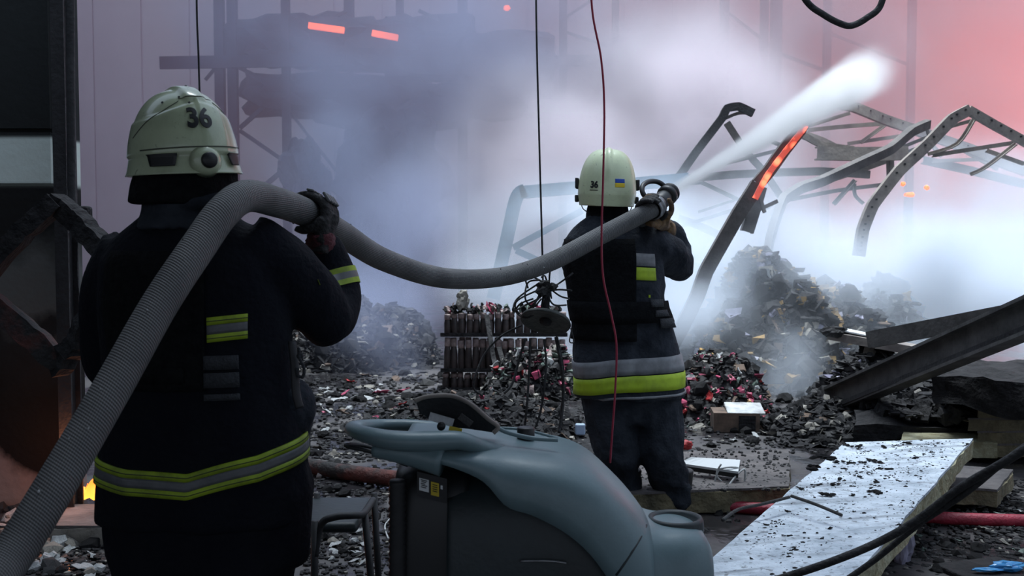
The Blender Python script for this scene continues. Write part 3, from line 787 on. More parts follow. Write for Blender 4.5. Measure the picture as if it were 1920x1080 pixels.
def glove(t, C_, ax, e1, R, W, m, voxel=.0045, padm=None, side=1, up=V((0, 0, 1)), length=1.0):
    """fingers closed round a hose: C_ hose centre, ax hose axis, e1 towards the palm, W wrist"""
    ax = ax.normalized(); e1 = (e1 - ax * e1.dot(ax)).normalized(); e2 = ax.cross(e1)
    if e2.dot(up) < 0: e2 = -e2
    pt = lambda off, ang, r: C_ + ax * off + (e1 * cos(radians(ang)) + e2 * sin(radians(ang))) * r
    parts = []
    rf = .0115
    lens = [175, 195, 190, 165]
    kn = []
    for k in range(4):
        off = (k - 1.5) * .0235
        pts = [W + ax * off * .6, pt(off, -8, R + .024), pt(off, 28, R + .020)]
        kn.append(pt(off, 32, R + .0335))
        for a in range(50, int(28 + lens[k] * length), 22): pts.append(pt(off, a, R + rf))
        rr = [.017, .017, .0145] + [lerp(.0125, .0095, i / 6) for i in range(len(pts) - 3)]
        q, r = catmull(pts, 3, rr); parts.append(tube(q, r, 10))
    s = side
    th = [W + ax * s * .02, pt(s * .045, -25, R + .028), pt(s * .052, -55, R + .018), pt(s * .046, -90, R + .013), pt(s * .038, -118, R + .012)]
    q, r = catmull(th, 3, [.019, .018, .0145, .013, .010]); parts.append(tube(q, r, 10))
    # palm
    q, r = catmull([W - (pt(0, 0, R + .022) - W) * .35, W, pt(0, -4, R + .02)], 4, [.028, .03, .034]); parts.append(tube(q, r, 14, .8))
    me = remesh(joinvf(*parts), voxel, 2, folds(.0012, 60, (1, 1, 1)))
    g = objm('glove', me, m, t)
    if padm:
        for k in range(4):
            c = kn[k]; n = (c - C_ - ax * (c - C_).dot(ax)).normalized()
            a = ax; b = n.cross(a)
            Mx = Matrix((a, b, n)).transposed().to_4x4(); Mx.translation = c + n * .004
            p = obj('knuckle_pad', bevelled(xform(boxvf((-.009, -.017, -.004), (.009, .017, .005)), Mx), .003), padm, g, True); p.location = (0, 0, 0)
            c2 = pt((k - 1.5) * .0235, 75, R + .0245); n2 = (c2 - C_ - ax * (c2 - C_).dot(ax)).normalized(); b2 = n2.cross(a)
            Mx = Matrix((a, b2, n2)).transposed().to_4x4(); Mx.translation = c2 + n2 * .001
            p = obj('finger_pad', bevelled(xform(boxvf((-.007, -.011, -.003), (.007, .011, .004)), Mx), .002), padm, g, True); p.location = (0, 0, 0)
    return g


def helmet(t, base, yaw, pitch, rx, ry, H, m, style):
    """local +y = face direction, z up; base = centre of the rim plane. Returns mapping function"""
    Rm = Matrix.Rotation(yaw, 3, 'Z') @ Matrix.Rotation(pitch, 3, 'X') @ Matrix.Rotation(radians(2 if style == 'B' else -3), 3, 'Y')

    def S_(az, s, off=0.0):
        """az measured from the BACK of the helmet, positive to its right; s 0..1 rim to apex"""
        if s < .16:
            k = s / .16; r = lerp(1.05, .985, k ** .6) if style == 'A' else lerp(.94, 1.0, k); z = H * .20 * k
        else:
            b = (s - .16) / .84 * pi / 2
            r = .985 * max(0, cos(b)) ** .80 if style == 'A' else max(0, cos(b)) ** .64
            z = H * .20 + H * .80 * sin(b)
        d = V((sin(az), -cos(az), 0))
        back = .5 + .5 * cos(az)
        p = V((d.x * rx * r, d.y * ry * r, z))
        if style == 'A':  # rim lower at the back, peak swept down the side
            p.z -= (1 - min(1, s / .4)) * .018 * back
            if s < .35: p.x += d.x * .010 * (1 - s / .35)
        n = V((d.x / rx * r, d.y / ry * r, max(0, (z - H * .2)) / H ** 2 * 1.2 + .001)).normalized()
        e = off
        if s > .3:  # crest front to back over the top
            wd = .026 if style == 'A' else .011
            x = abs(p.x)
            hgt = .009 if style == 'A' else .009
            e += hgt * (1 / (1 + exp((x - wd) / .0022))) * (max(0, min(1, (s - .58) / .06)) if style == 'A' else min(1, (s - .3) / .15))
            if style == 'B':
                e -= .0
        if style == 'A' and back > .25 and s > .16:
            # raised rear plate between the crest sides and lower step line
            step = .60 - .16 * abs(sin(az))
            e += .0045 / (1 + exp((s - step) / .006))
            if abs(az) < .5: e += .003 / (1 + exp((s - .63) / .006)) * (1 / (1 + exp((abs(az - .06) - .50) / .012)))
        p += n * e
        return base + Rm @ p, (Rm @ n).normalized()

    nu, nv = 128, 64
    vs, fs = [], []
    for j in range(nv + 1):
        s = j / nv
        for i in range(nu):
            az = 2 * pi * i / nu; vs.append(S_(az, s * .9999)[0])
    for i in range(nu):  # rolled rim and inner wall
        vs.append(S_(2 * pi * i / nu, 0, -.006)[0] + V((0, 0, .001)))
    for i in range(nu): vs.append(S_(2 * pi * i / nu, .14, -.012)[0])
    for j in range(nv):
        for i in range(nu): fs.append((j * nu + i, j * nu + (i + 1) % nu, (j + 1) * nu + (i + 1) % nu, (j + 1) * nu + i))
    a = (nv + 1) * nu
    for i in range(nu):
        j = (i + 1) % nu
        fs.append((i, a + i, a + j, j)); fs.append((a + i, a + nu + i, a + nu + j, a + j))
    sh = obj('helmet', (vs, fs), m, t, True)

    def patch(name, poly, off, m_, parent=sh, na=8, thick=.003):
        """quad patch with corners (az,s) x4 mapped to the shell, with thickness"""
        vs, fs = [], []
        for o_ in (off, off - thick):
            for i in range(na + 1):
                for j in range(na + 1):
                    u, v = i / na, j / na
                    az = lerp(lerp(poly[0][0], poly[1][0], u), lerp(poly[3][0], poly[2][0], u), v)
                    s = lerp(lerp(poly[0][1], poly[1][1], u), lerp(poly[3][1], poly[2][1], u), v)
                    vs.append(S_(az, s, o_)[0])
        m1 = na + 1; K = m1 * m1
        for i in range(na):
            for j in range(na):
                q = (i * m1 + j, (i + 1) * m1 + j, (i + 1) * m1 + j + 1, i * m1 + j + 1); fs.append(q); fs.append(tuple(K + x for x in q[::-1]))
        for i in range(na):
            fs.append((i * m1, K + i * m1, K + (i + 1) * m1, (i + 1) * m1)); k = i * m1 + na; fs.append((k, k + m1, K + k + m1, K + k))
            fs.append((i, i + 1, K + i + 1, K + i)); k = na * m1 + i; fs.append((k, K + k, K + k + 1, k + 1))
        o = obj(name, (vs, fs), m_, parent, True); o.location = (0, 0, 0); return o

    def text(name, s_, az0, s0, size, m_, bold=.02):
        cu = bpy.data.curves.new('t', 'FONT'); cu.body = s_; cu.size = 1; cu.extrude = .02; cu.offset = bold; cu.align_x = 'CENTER'; cu.align_y = 'CENTER'
        o = bpy.data.objects.new('t', cu); COL.objects.link(o)
        dg = bpy.context.evaluated_depsgraph_get(); dg.update()
        me = bpy.data.meshes.new_from_object(o.evaluated_get(dg)); bpy.data.objects.remove(o)
        bm = bmesh.new(); bm.from_mesh(me); bmesh.ops.triangulate(bm, faces=bm.faces[:])
        bmesh.ops.subdivide_edges(bm, edges=[e for e in bm.edges if e.calc_length() > .12], cuts=3)
        for v in bm.verts:
            az = az0 + v.co.x * size / rx; s = s0 + v.co.y * size / (H * 1.35)
            v.co = S_(az, s, .003 if v.co.z > 0 else -.001)[0]
        me2 = bpy.data.meshes.new(name); bm.to_mesh(me2); bm.free()
        o = objm(name, me2, m_, sh); o.location = (0, 0, 0)
        return o
    return sh, S_, patch, text


# ---- hose first (hands follow it)
HP = [(-60, 1150, 1.85), (20, 1045, 1.98), (110, 900, 2.08), (215, 720, 2.2), (300, 570, 2.32), (370, 465, 2.42), (418, 398, 2.5), (462, 368, 2.6), (515, 378, 2.78), (575, 400, 2.98), (640, 438, 3.3), (720, 487, 3.7), (830, 521, 4.1), (940, 519, 4.4), (1030, 492, 4.55), (1130, 440, 4.68), (1225, 391, 4.8)]
hp = [P(*p) for p in HP]
hq = catmull(hp, 14)
hv = tube(hq, .0425, 40, uv=True)
ho = empty('fire_hose', P(-60, 1150, 1.85), 'thick grey woven suction hose over the front firefighter shoulder to the nozzle', 'hose')
hb = obj('woven_jacket', hv[:2], M['hose'], ho, True, uv=hv[2])
# crumbs stuck on the hose
for k in range(26):
    i = random.randrange(10, len(hq) - 20); fr = frames(hq[i:i + 3])[0]
    a = random.uniform(-.3, pi * .6); x = fr[1]; y = fr[2]
    d = (V((0, -.6, .5)) + V((random.uniform(-.7, .7), 0, random.uniform(-.6, .5)))); d = (d - fr[0] * d.dot(fr[0])).normalized()
    c = hq[i] + d * .0425
    s_ = random.uniform(.0015, .004)
    obj('grit', lump(c, (s_, s_, s_ * 1.2), k, 1), M['paper'] if k % 3 else M['char'], ho)


def idx_near(u_, v_, Y_):
    p = P(u_, v_, Y_); return min(range(len(hq)), key=lambda i: (hq[i] - p).length)


# ================= firefighter A (front, left)
YA = 2.78
A = empty('firefighter', V((P(385, 450, YA).x, YA, 0)), 'front firefighter seen from behind in dark turnout gear, hose over right shoulder', 'person')
def R_(u, v, hw, ry, Y=YA): c = P(u, v, Y); return (c, hw * Y / FPX, ry)
torsoA = ringloft([R_(385, 968, 196, .185), R_(385, 900, 196, .185), R_(383, 830, 192, .18), R_(378, 740, 178, .17), R_(372, 650, 172, .165), R_(368, 560, 172, .17), R_(362, 490, 165, .165), R_(358, 445, 142, .14), R_(354, 415, 100, .11), R_(352, 395, 75, .10)])
armR = tube(*catmull([P(460, 475, 2.78), P(520, 500, 2.8), P(575, 550, 2.86), P(612, 598, 2.94), P(628, 560, 3.02), P(612, 500, 3.03), P(600, 452, 3.0)], 4, [.115, .105, .090, .082, .080, .072, .055]), 18)
armL = tube(*catmull([P(262, 475, 2.8), P(222, 540, 2.82), P(205, 620, 2.86), P(212, 680, 2.92), P(270, 690, 3.06), P(340, 640, 3.16)], 4, [.115, .10, .082, .082, .075, .055]), 18)
legs = []
for s, u in ((-1, 312), (1, 458)):
    k = P(u, 1000, YA); x = k.x
    legs.append(tube(*catmull([V((x + .02 * -s, YA, .82)), V((x, YA, .62)), V((x, YA - .01, .42)), V((x, YA, .2)), V((x, YA, .07))], 4, [.165, .155, .14, .11, .09]), 18))
hip = ringloft([(V((P(385, 450, YA).x, YA, .50)), .285, .15), (V((P(385, 450, YA).x, YA, .70)), .29, .17), (V((P(385, 450, YA).x, YA, .85)), .255, .16)])
bodyA = remesh(joinvf(*legs, hip), .014, 6, folds(.012, 6, (1, 1, .5), 2))
objm('trousers', bodyA, M['cloth'], A)
tmA = remesh(torsoA, .014, 6, folds(.010, 5, (1, 1, .4), 4))
bvA = bvh_of(tmA)
jacket = remesh(joinvf(torsoA, armR, armL), .012, 5, folds(.010, 5, (1, 1, .4), 4))
jo = objm('jacket', jacket, M['cloth'], A)
bvJA = bvh_of(jacket)
cxA = P(385, 450, YA).x
zof = lambda v, Y=2.6: P(960, v, Y).z
hem = lambda a: interp([-1, -.7, 0, .75, 1], [zof(893), zof(906), zof(912), zof(882), zof(860)], cos(a))
tape(A, bvA, cxA, YA, pi, 2 * pi, hem, .034, 'ysy', 1)
tape(A, bvA, cxA, YA, 0, pi, hem, .034, 'ysy', 1)
# chest-height band on the right of the back
a_ = lambda u: -math.acos(max(-1, min(1, (P(u, 600, 2.62).x - cxA) / .26)))
def shortband(a0, a1, v):
    return tape(A, bvA, cxA, YA, a0, a1, lambda a: zof(v) + .02 * (cos(a)), .033, 'ysy', 1)
shortband(-radians(73), -radians(43), 624)
# elbow tape
el = P(640, 530, 3.0)
vs, fs = [], []
fd = (P(612, 500, 3.03) - P(632, 560, 3.02)).normalized(); fx = fd.cross(V((0, 1, 0))).normalized(); fy = fd.cross(fx)
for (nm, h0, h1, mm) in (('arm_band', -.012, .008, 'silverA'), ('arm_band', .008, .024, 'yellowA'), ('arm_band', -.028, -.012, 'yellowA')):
    vs, fs = [], []
    for i in range(25):
        a = 2 * pi * i / 24
        for hh in (h0, h1):
            c = P(628, 525, 3.02) + fd * hh; d = fx * cos(a) + fy * sin(a)
            hit = bvJA.ray_cast(c, d, .3); p = hit[0] + d * .005 if hit[0] else c + d * .08
            vs.append(p)
    for i in range(24): fs.append((2 * i, 2 * i + 1, 2 * i + 3, 2 * i + 2))
    o = obj(nm, (vs, fs), M[mm], jo, True); o.location = (0, 0, 0)
# carrier vest on the back, its webbing, side buckles
ve = obj('vest', wrap(bvA, cxA, YA, -radians(150), -radians(75), zof(735), zof(470), .010, 40, 20, .008), M['vest'], A, True)
for v0, v1 in ((700, 728), (668, 694), (740, 752)):
    b = obj('webbing', wrap(bvA, cxA, YA, -radians(76), -radians(50), zof(v1), zof(v0), .012, 16, 2, .004), M['strap'], ve, True); b.location = (0, 0, 0)
b = obj('webbing', wrap(bvA, cxA, YA, -radians(148), -radians(92), zof(720), zof(690), .016, 16, 2, .004), M['vest'], ve, True); b.location = (0, 0, 0)
# hanging lanyard with snap hook at the right hip
st = obj('lanyard', tube(catmull([P(548, 640, 2.72), P(553, 690, 2.70), P(555, 735, 2.69), P(562, 765, 2.69)], 5), .012, 8, .5), M['rubber'], A, True)
b = obj('snap_hook', joinvf(tube(catmull([P(560, 652, 2.69), P(562, 672, 2.69), P(570, 690, 2.69), P(568, 706, 2.69), P(559, 704, 2.69), P(557, 690, 2.69)], 5), .0045, 8), disc(P(562, 668, 2.69), .009, V((0, 1, 0)), .01)), M['strap'], A, True)
# flared right hem of the jacket
fl_ = lump(P(538, 775, 2.80), (.075, .09, .11), 6, 4, .18); objm('pocket_flap', remesh(fl_, .012, 3, folds(.008, 12)), M['cloth2'], jo).location = (0, 0, 0)
fl_ = lump(P(540, 965, 2.82), (.06, .07, .08), 8, 4, .25); objm('hem_fold', remesh(fl_, .012, 3, folds(.008, 12)), M['cloth2'], jo).location = (0, 0, 0)
# collar, neck flap
cn = P(352, 380, YA)
colr = remesh(joinvf(ringloft([(P(356, 430, YA), .145, .14), (P(354, 395, YA), .118, .125), (P(353, 372, YA), .112, .115), (P(352, 340, YA), .105, .11)]),
                     tube([P(300, 392, 2.70), P(360, 382, 2.66), P(420, 372, 2.68), P(468, 356, 2.74)], [.022, .026, .026, .014], 12, .7)), .008, 3, folds(.006, 14))
objm('collar', colr, M['cloth2'], A)
nf = remesh(ringloft([(P(346, 384, YA), .142, .15), (P(348, 350, YA), .138, .145), (P(352, 318, YA), .128, .135)]), .008, 2, folds(.006, 12, (1, 1, .3)))
nfo = objm('neck_flap', nf, M['vest'], A)
hd = objm('hooded_head', remesh(joinvf(lump(P(352, 262, YA), (.085, .105, .125), 1, 3, .02)), .01, 2), M['vest'], A)
sh, SA, patch, text = helmet(A, P(346, 323, YA), radians(38), radians(-2), .137, .172, .226, M['helmet'], 'A')
text('number_marking', '36', -.07, .41, .068, M['black'], .03)
for az0, az1 in ((-1.02, -.50), (.42, .74)):
    patch('vent', [(az0 + .06, .065), (az1 - .04, .065), (az1, .165), (az0 - .02, .165)], .0105, M['black'])
p0, n0 = SA(-.02, .10, .008)
k = obj('rim_boss', tube([p0 - n0 * .012, p0 + n0 * .004, p0 + n0 * .010], [.044, .034, .024], 24), M['helmet'], sh, True); k.location = (0, 0, 0)
k = obj('adjuster_knob', disc(p0 + n0 * .008, .021, n0, .016, 20, .003), M['black'], sh, True); k.location = (0, 0, 0)
for (a0, s0, a1, s1) in ((-1.5, .30, -.9, .475), (-.9, .475, -.44, .60), (-.44, .635, .56, .63), (.56, .60, 1.0, .47), (-1.2, .195, .9, .205)):
    patch('seam', [(a0, s0), (a1, s1), (a1, s1 + .008), (a0, s0 + .008)], .0012 + (.004 if s0 < .3 else 0), M['dirt'], na=10, thick=.001)
for (a0, s0) in ((-.85, .60), (-.42, .66), (-.2, .56), (.05, .88)):
    q0, qn = SA(a0, s0, .001); k = obj('rivet', disc(q0, .0032, qn, .0015, 10), M['black'], sh); k.location = (0, 0, 0)
# right glove on the hose
i = idx_near(580, 402, 3.0); axA = (hq[i + 1] - hq[i - 1]).normalized()
gl_ = glove(A, hq[i], axA, V((.35, -.85, .15)), .0425, hq[i] + V((.045, -.035, -.085)), M['glove'], padm=M['pad'], side=-1)
wr_ = hq[i] + V((.045, -.035, -.085))
cuff = remesh(tube([wr_ + V((-.004, -.006, .03)), wr_ + V((.0, 0, 0)), P(601, 448, 2.99)], [.036, .038, .047], 20), .006, 2, folds(.003, 40, (1, 1, 3)))
objm('glove_cuff', cuff, M['redcuff'], A)
# left glove gripping nothing seen: closed round the hose in front is hidden; build it at the forearm end
gc = P(355, 632, 3.2)
glove(A, gc, V((0, 1, .2)), V((-.3, 0, -1)), .018, P(345, 640, 3.17), M['glove'])

# ================= firefighter B (further, centre right)
YB = 5.06
B = empty('firefighter', V((P(1180, 450, YB).x, YB, 0)), 'second firefighter from behind aiming the nozzle, yellow and silver hem band', 'person')
RB = lambda u, v, hw, ry, Y=YB: (P(u, v, Y), hw * Y / FPX, ry)
torsoB = ringloft([RB(1180, 742, 103, .20), RB(1179, 700, 102, .195), RB(1173, 650, 97, .185), RB(1164, 590, 90, .175), RB(1155, 530, 87, .17), RB(1150, 480, 90, .165), RB(1148, 445, 86, .15), RB(1145, 425, 66, .12), RB(1142, 405, 44, .095)])
armRB = tube(*catmull([P(1195, 458, 5.06), P(1232, 466, 5.1), P(1262, 482, 5.18), P(1272, 496, 5.26), P(1268, 470, 5.32), P(1254, 438, 5.28), P(1246, 425, 5.22)], 4, [.115, .105, .092, .085, .08, .07, .052]), 18)
armLB = tube(*catmull([P(1095, 462, 5.08), P(1092, 500, 5.2), P(1120, 520, 5.38), P(1170, 470, 5.42), P(1212, 412, 5.22)], 4, [.11, .10, .085, .075, .055]), 18)
tmB = remesh(torsoB, .013, 5, folds(.019, 6, (1, 1, .7), 9)); bvB = bvh_of(tmB)
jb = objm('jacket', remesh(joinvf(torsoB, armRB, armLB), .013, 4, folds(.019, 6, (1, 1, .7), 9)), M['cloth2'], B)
cxB = P(1172, 450, YB).x; zB = lambda v: P(960, v, YB - .18).z
legsB = []
for pts, rr in (([P(1140, 720, YB), P(1146, 790, YB - .02), P(1156, 850, YB - .03), P(1168, 910, YB + .02), P(1176, 945, YB + .03)], [.14, .125, .105, .09, .085]),
                ([P(1222, 720, YB), P(1232, 790, YB), P(1240, 850, YB - .03), P(1258, 905, YB), P(1272, 945, YB + .02)], [.145, .13, .108, .094, .088])):
    legsB.append(tube(*catmull(pts, 4, rr), 18))
hipB = ringloft([(P(1182, 790, YB), .215, .13), (P(1182, 750, YB), .235, .15), (P(1180, 715, YB), .22, .15)])
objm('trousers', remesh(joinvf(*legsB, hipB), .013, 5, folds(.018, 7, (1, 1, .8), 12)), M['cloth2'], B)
for u, dy in ((1176, .03), (1273, .02)):
    c = P(u, 945, YB + dy)
    vf = joinvf(tube([V((c.x, c.y, .22)), V((c.x, c.y, .06))], [.075, .06], 16), tube(catmull([V((c.x, c.y - .07, .05)), V((c.x, c.y + .05, .055)), V((c.x + .01, c.y + .17, .045))], 3), [.05, .052, .054, .055, .052, .048, .042], 14))
    bt = objm('boot', remesh(vf, .008, 2), M['rubber'], B)
    o = obj('boot_sole', bevelled(boxvf((c.x - .052, c.y - .12, 0), (c.x + .055, c.y + .21, .022)), .012), M['black'], bt, True); o.location = (0, 0, 0)
zc = lambda a: zB(706) + (zB(686) - zB(706)) * (cos(a) * .5 + .5) - .008 * 0
hemB = lambda a: interp([-1, -.4, 1], [zB(716), zB(706), zB(700)], cos(a))
tape(B, bvB, cxB, YB, -pi, 0, hemB, .082, 'sy', 1); tape(B, bvB, cxB, YB, 0, pi, hemB, .082, 'sy', 1)
o = obj('hem_piping', wrap(bvB, cxB, YB, -pi, pi, lambda a: hemB(a) - .116, lambda a: hemB(a) - .104, .008, 80, 1), M['silver'], B, True)
tape(B, bvB, cxB, YB, -radians(80), -radians(43), lambda a: zB(499) - .01 * cos(a), .066, 'sy', 1)
ve = obj('vest', wrap(bvB, cxB, YB, -radians(178), -radians(79), lambda a: zB(640), lambda a: zB(448), .016, 46, 20, .012), M['vest'], B, True)
b = obj('waist_belt', wrap(bvB, cxB, YB, -radians(179), -radians(18), zB(606), zB(566), .022, 50, 3, .006), M['vest'], B, True)
for (a0, v0, v1) in ((-60, 562, 576), (-54, 582, 594), (-47, 598, 616)):
    o = obj('webbing', wrap(bvB, cxB, YB, radians(a0), radians(a0 + 22), zB(v1), zB(v0), .027, 8, 2, .004), M['strap'], b, True); o.location = (0, 0, 0)
o = obj('yellow_tag', wrap(bvB, cxB, YB, radians(-62), radians(-60.5), zB(558), zB(553), .03, 2, 1), M['yellow'], b); o.location = (0, 0, 0)
colB = remesh(joinvf(ringloft([(P(1145, 430, YB), .135, .12), (P(1140, 410, YB), .11, .11), (P(1138, 385, YB), .10, .10), (P(1140, 365, YB), .095, .10)])), .009, 3, folds(.007, 14))
objm('collar', colB, M['vest'], B)
objm('hooded_head', remesh(lump(P(1136, 345, YB), (.085, .10, .125), 5, 3, .02), .01, 2), M['vest'], B)
shB, SB, patchB, textB = helmet(B, P(1137, 386, YB), radians(-3), radians(3), .147, .168, .285, M['helmetB'], 'B')
textB('number_marking', '36', -.50, .27, .042, M['black'], .03)
patchB('number_underline', [(-.66, .205), (-.36, .205), (-.36, .213), (-.66, .213)], .001, M['black'])
f_ = patchB('flag_sticker', [(.22, .25), (.58, .25), (.58, .30), (.22, .30)], .0012, M['fyellow'])
patchB('flag_blue_stripe', [(.22, .30), (.58, .30), (.58, .35), (.22, .35)], .0012, M['blue'])
for s in (-1, 1):
    for (az, s0, hh, ww) in ((1.62, .28, .055, .014), (1.62, .09, .035, .014)):
        p, n = SB(s * az, s0, .004)
        Mx = Matrix((n.cross(V((0, 0, 1))).normalized(), n, V((0, 0, 1)))).transposed().to_4x4(); Mx.translation = p
        k = obj('visor_mount', bevelled(xform(boxvf((-.02, -.006, -hh / 2), (.02, ww, hh / 2)), Mx), .005), M['black'], shB, True); k.location = (0, 0, 0)
p, n = SB(1.3, .03, -.004)
obj('chin_strap', tube(catmull([SB(-1.4, .03, -.01)[0], SB(-1.4, .03, -.02)[0] - V((0, 0, .03)), P(1110, 402, YB)], 4), .006, 6, .4), M['steelpale'], B, True)
obj('chin_strap', tube(catmull([SB(1.4, .05, -.01)[0], SB(1.4, .03, -.02)[0] - V((0, 0, .03)), P(1168, 400, YB)], 4), .006, 6, .4), M['steelpale'], B, True)

# nozzle at the hose end
nz_ = empty('fire_nozzle', hq[-1], 'black fire nozzle with a D-shaped handle held by the second firefighter', 'nozzle')
e = hq[-1]; nd = (P(1268, 350, 5.02) - e).normalized()
obj('coupling', lathe(e - nd * .02, nd, [(0, .047), (.0, .054), (.02, .054), (.022, .047), (.03, .047), (.032, .056), (.055, .056), (.057, .046), (.075, .046), (.075, .0)], 28), M['alu'], nz_, True)
obj('valve_body', lathe(e + nd * .05, nd, [(0, .0), (0, .036), (.03, .042), (.07, .043), (.10, .036), (.105, 0)], 24), M['black'], nz_, True)
obj('ball_cap', lump(e + nd * .085 + V((.0, -.04, 0)), (.016, .012, .016), 0, 3, 0), M['alu'], nz_, True)
tp = e + nd * .15
obj('bumper_ring', lathe(tp, nd, [(0, .0), (0, .044), (.012, .052), (.03, .052), (.034, .044), (.046, .044), (.05, .050), (.062, .050), (.066, .04), (.066, .026), (.03, .022), (.03, 0)], 24), M['black'], nz_, True)
sd = nd.cross(V((0, 1, 0))).normalized()
if sd.z < 0: sd = -sd
hpts = [e + nd * .02 + sd * .03, e + nd * .01 + sd * .085, e + nd * .05 + sd * .115, e + nd * .12 + sd * .11, e + nd * .185 + sd * .075, e + nd * .205 + sd * .02, e + nd * .18 - sd * .03]
obj('bail_handle', tube(catmull(hpts, 6), .0125, 12), M['black'], nz_, True)
axB = nd
glove(B, e + nd * .015, axB, V((.15, .3, -.9)), .054, P(1246, 425, 5.10) + V((0, 0, .0)), M['brownglove'], .0055, side=1, up=V((0, 1, 0)), length=.8)
glove(B, e - nd * .02, axB, V((-.2, .8, -.3)), .052, P(1216, 412, 5.12), M['glove'], .0055, side=1, length=.85)
objm('glove_cuff', remesh(tube([P(1246, 425, 5.1), P(1249, 432, 5.2)], [.045, .055], 18), .008, 1, folds(.003, 30)), M['brownglove'], B)

# ------------------------------------------------------------------ floor scrubber
YS = 2.75
T = empty('floor_scrubber', V((P(1000, 450, YS).x, YS, 0)), 'grey-teal walk-behind floor scrubbing machine in the foreground', 'cleaning machine')


def hoodloft(us, top, bot, wd, Yc, n=36, pw=.62, jog=0):
    vs, fs = [], []
    for i, u in enumerate(us):
        zt = P(u, top[i], Yc).z; zb = P(u, bot[i], Yc - wd[i]).z; x = P(u, 500, Yc - wd[i] * .5).x
        for k in range(n + 1):
            a = pi * k / n
            ca = -cos(a); sa = sin(a)
            y = Yc + wd[i] * math.copysign(abs(ca) ** pw, ca); z = zb + (zt - zb) * abs(sa) ** pw
            vs.append(V((x, y, z)))
    m = n + 1
    for i in range(len(us) - 1):
        for k in range(n): fs.append((i * m + k, i * m + k + 1, (i + 1) * m + k + 1, (i + 1) * m + k))
    for i in (0, len(us) - 1):
        r = [i * m + k for k in range(m)]; fs.append(tuple(r if i else r[::-1]))
    for i in range(len(us) - 1): fs.append((i * m, (i + 1) * m, (i + 1) * m + n, i * m + n))
    return vs, fs


def resamp(us, *arrs, step=12):
    n = int((us[-1] - us[0]) / step); uu = [us[0] + (us[-1] - us[0]) * i / n for i in range(n + 1)]
    out = []
    for a in arrs:
        # smooth (catmull through control values)
        pts = [V((u, b, 0)) for u, b in zip(us, a)]; c = catmull(pts, 10)
        out.append([interp([p.x for p in c], [p.y for p in c], u) for u in uu])
    return uu, out


us = [752, 800, 860, 910, 950, 1000, 1060, 1110, 1160, 1195, 1222]
top = [815, 812, 812, 815, 819, 825, 833, 852, 893, 928, 962]
bot = [850, 862, 880, 905, 950, 968, 1002, 1050, 1130, 1210, 1260]
wd = [.20, .215, .23, .235, .24, .245, .245, .24, .235, .225, .215]
uu, (tt, bb, ww) = resamp(us, top, bot, wd)
hd_ = hoodloft(uu, tt, bb, ww, YS, pw=.55); obj('hood', hd_, M['scrub'], T, True); bvH = BVHTree.FromPolygons(hd_[0], hd_[1])
# darker recessed lower body
us = [840, 880, 960, 1040, 1120, 1180, 1215]
uu, (tt, bb, ww) = resamp(us, [885, 880, 880, 890, 930, 985, 1030], [1400] * 7, [.21, .215, .22, .225, .225, .215, .205])
obj('lower_body', hoodloft(uu, tt, bb, ww, YS, pw=.4), M['scrubdark'], T, True)
us = [742, 775, 850, 880]
uu, (tt, bb, ww) = resamp(us, [868, 862, 862, 866], [1380] * 4, [.16, .17, .18, .18])
col_ = obj('control_column', hoodloft(uu, tt, bb, ww, YS + .0, pw=.35), M['black'], T, True)
# front tank section with round opening
us = [1212, 1240, 1290, 1325, 1338]
uu, (tt, bb, ww) = resamp(us, [962, 972, 975, 985, 1010], [1400] * 5, [.205, .20, .185, .16, .13])
obj('front_tank', hoodloft(uu, tt, bb, ww, YS, pw=.4), M['scrub'], T, True)
c = P(1266, 975, YS); c.z += .004
obj('tank_opening', lathe(c - V((0, 0, .03)), V((0, 0, 1)), [(0, .0), (0, .035), (.012, .035), (.012, .055), (.03, .06), (.036, .066), (.036, .074), (.028, .078), (.0, .080)], 36), M['scrubdark'], T, True)
c.z += 0.0
obj('spindle', lathe(c - V((0, 0, .025)), V((0, 0, 1)), [(0, .022), (.014, .022), (.014, .008), (.02, .008), (.02, 0)], 24), M['black'], T, True)
sp_ = [proj(bvH, u, v, .0005)[0] for u, v in ((1216, 968), (1212, 985), (1200, 1010), (1185, 1035), (1170, 1058), (1155, 1079))]
obj('seam_strip', tube(sp_, .0035, 8), M['scrubdark'], T, True)
# loop handle
hz = P(800, 815, YS).z
lp = [P(960, 850, YS - .08), P(900, 838, YS - .15), P(860, 826, YS - .20), P(800, 828, YS - .205), P(740, 826, YS - .20), P(690, 816, YS - .16), P(664, 806, YS - .05), P(668, 800, YS + .10), P(710, 797, YS + .2), P(780, 798, YS + .22), P(850, 806, YS + .20), P(930, 830, YS + .15)]
rr = [.022, .028, .030, .034, .032, .027, .024, .022, .022, .022, .020, .016]
q, r = catmull(lp, 6, rr)
obj('loop_handle', tube(q, r, 18, .8), M['scrub'], T, True)
obj('handle_web', tube(*catmull([P(700, 845, YS - .16), P(760, 850, YS - .18), P(830, 865, YS - .2)], 5, [.016, .03, .04]), 14), M['scrub'], T, True)
# operating lever
lv = [P(765, 872, YS - .1), P(700, 848, YS - .12), P(655, 838, YS - .1), P(652, 834, YS - .02), P(690, 838, YS + .06), P(760, 862, YS + .08)]
obj('lever', tube(catmull(lv, 5), .006, 8), M['rubber'], T, True)
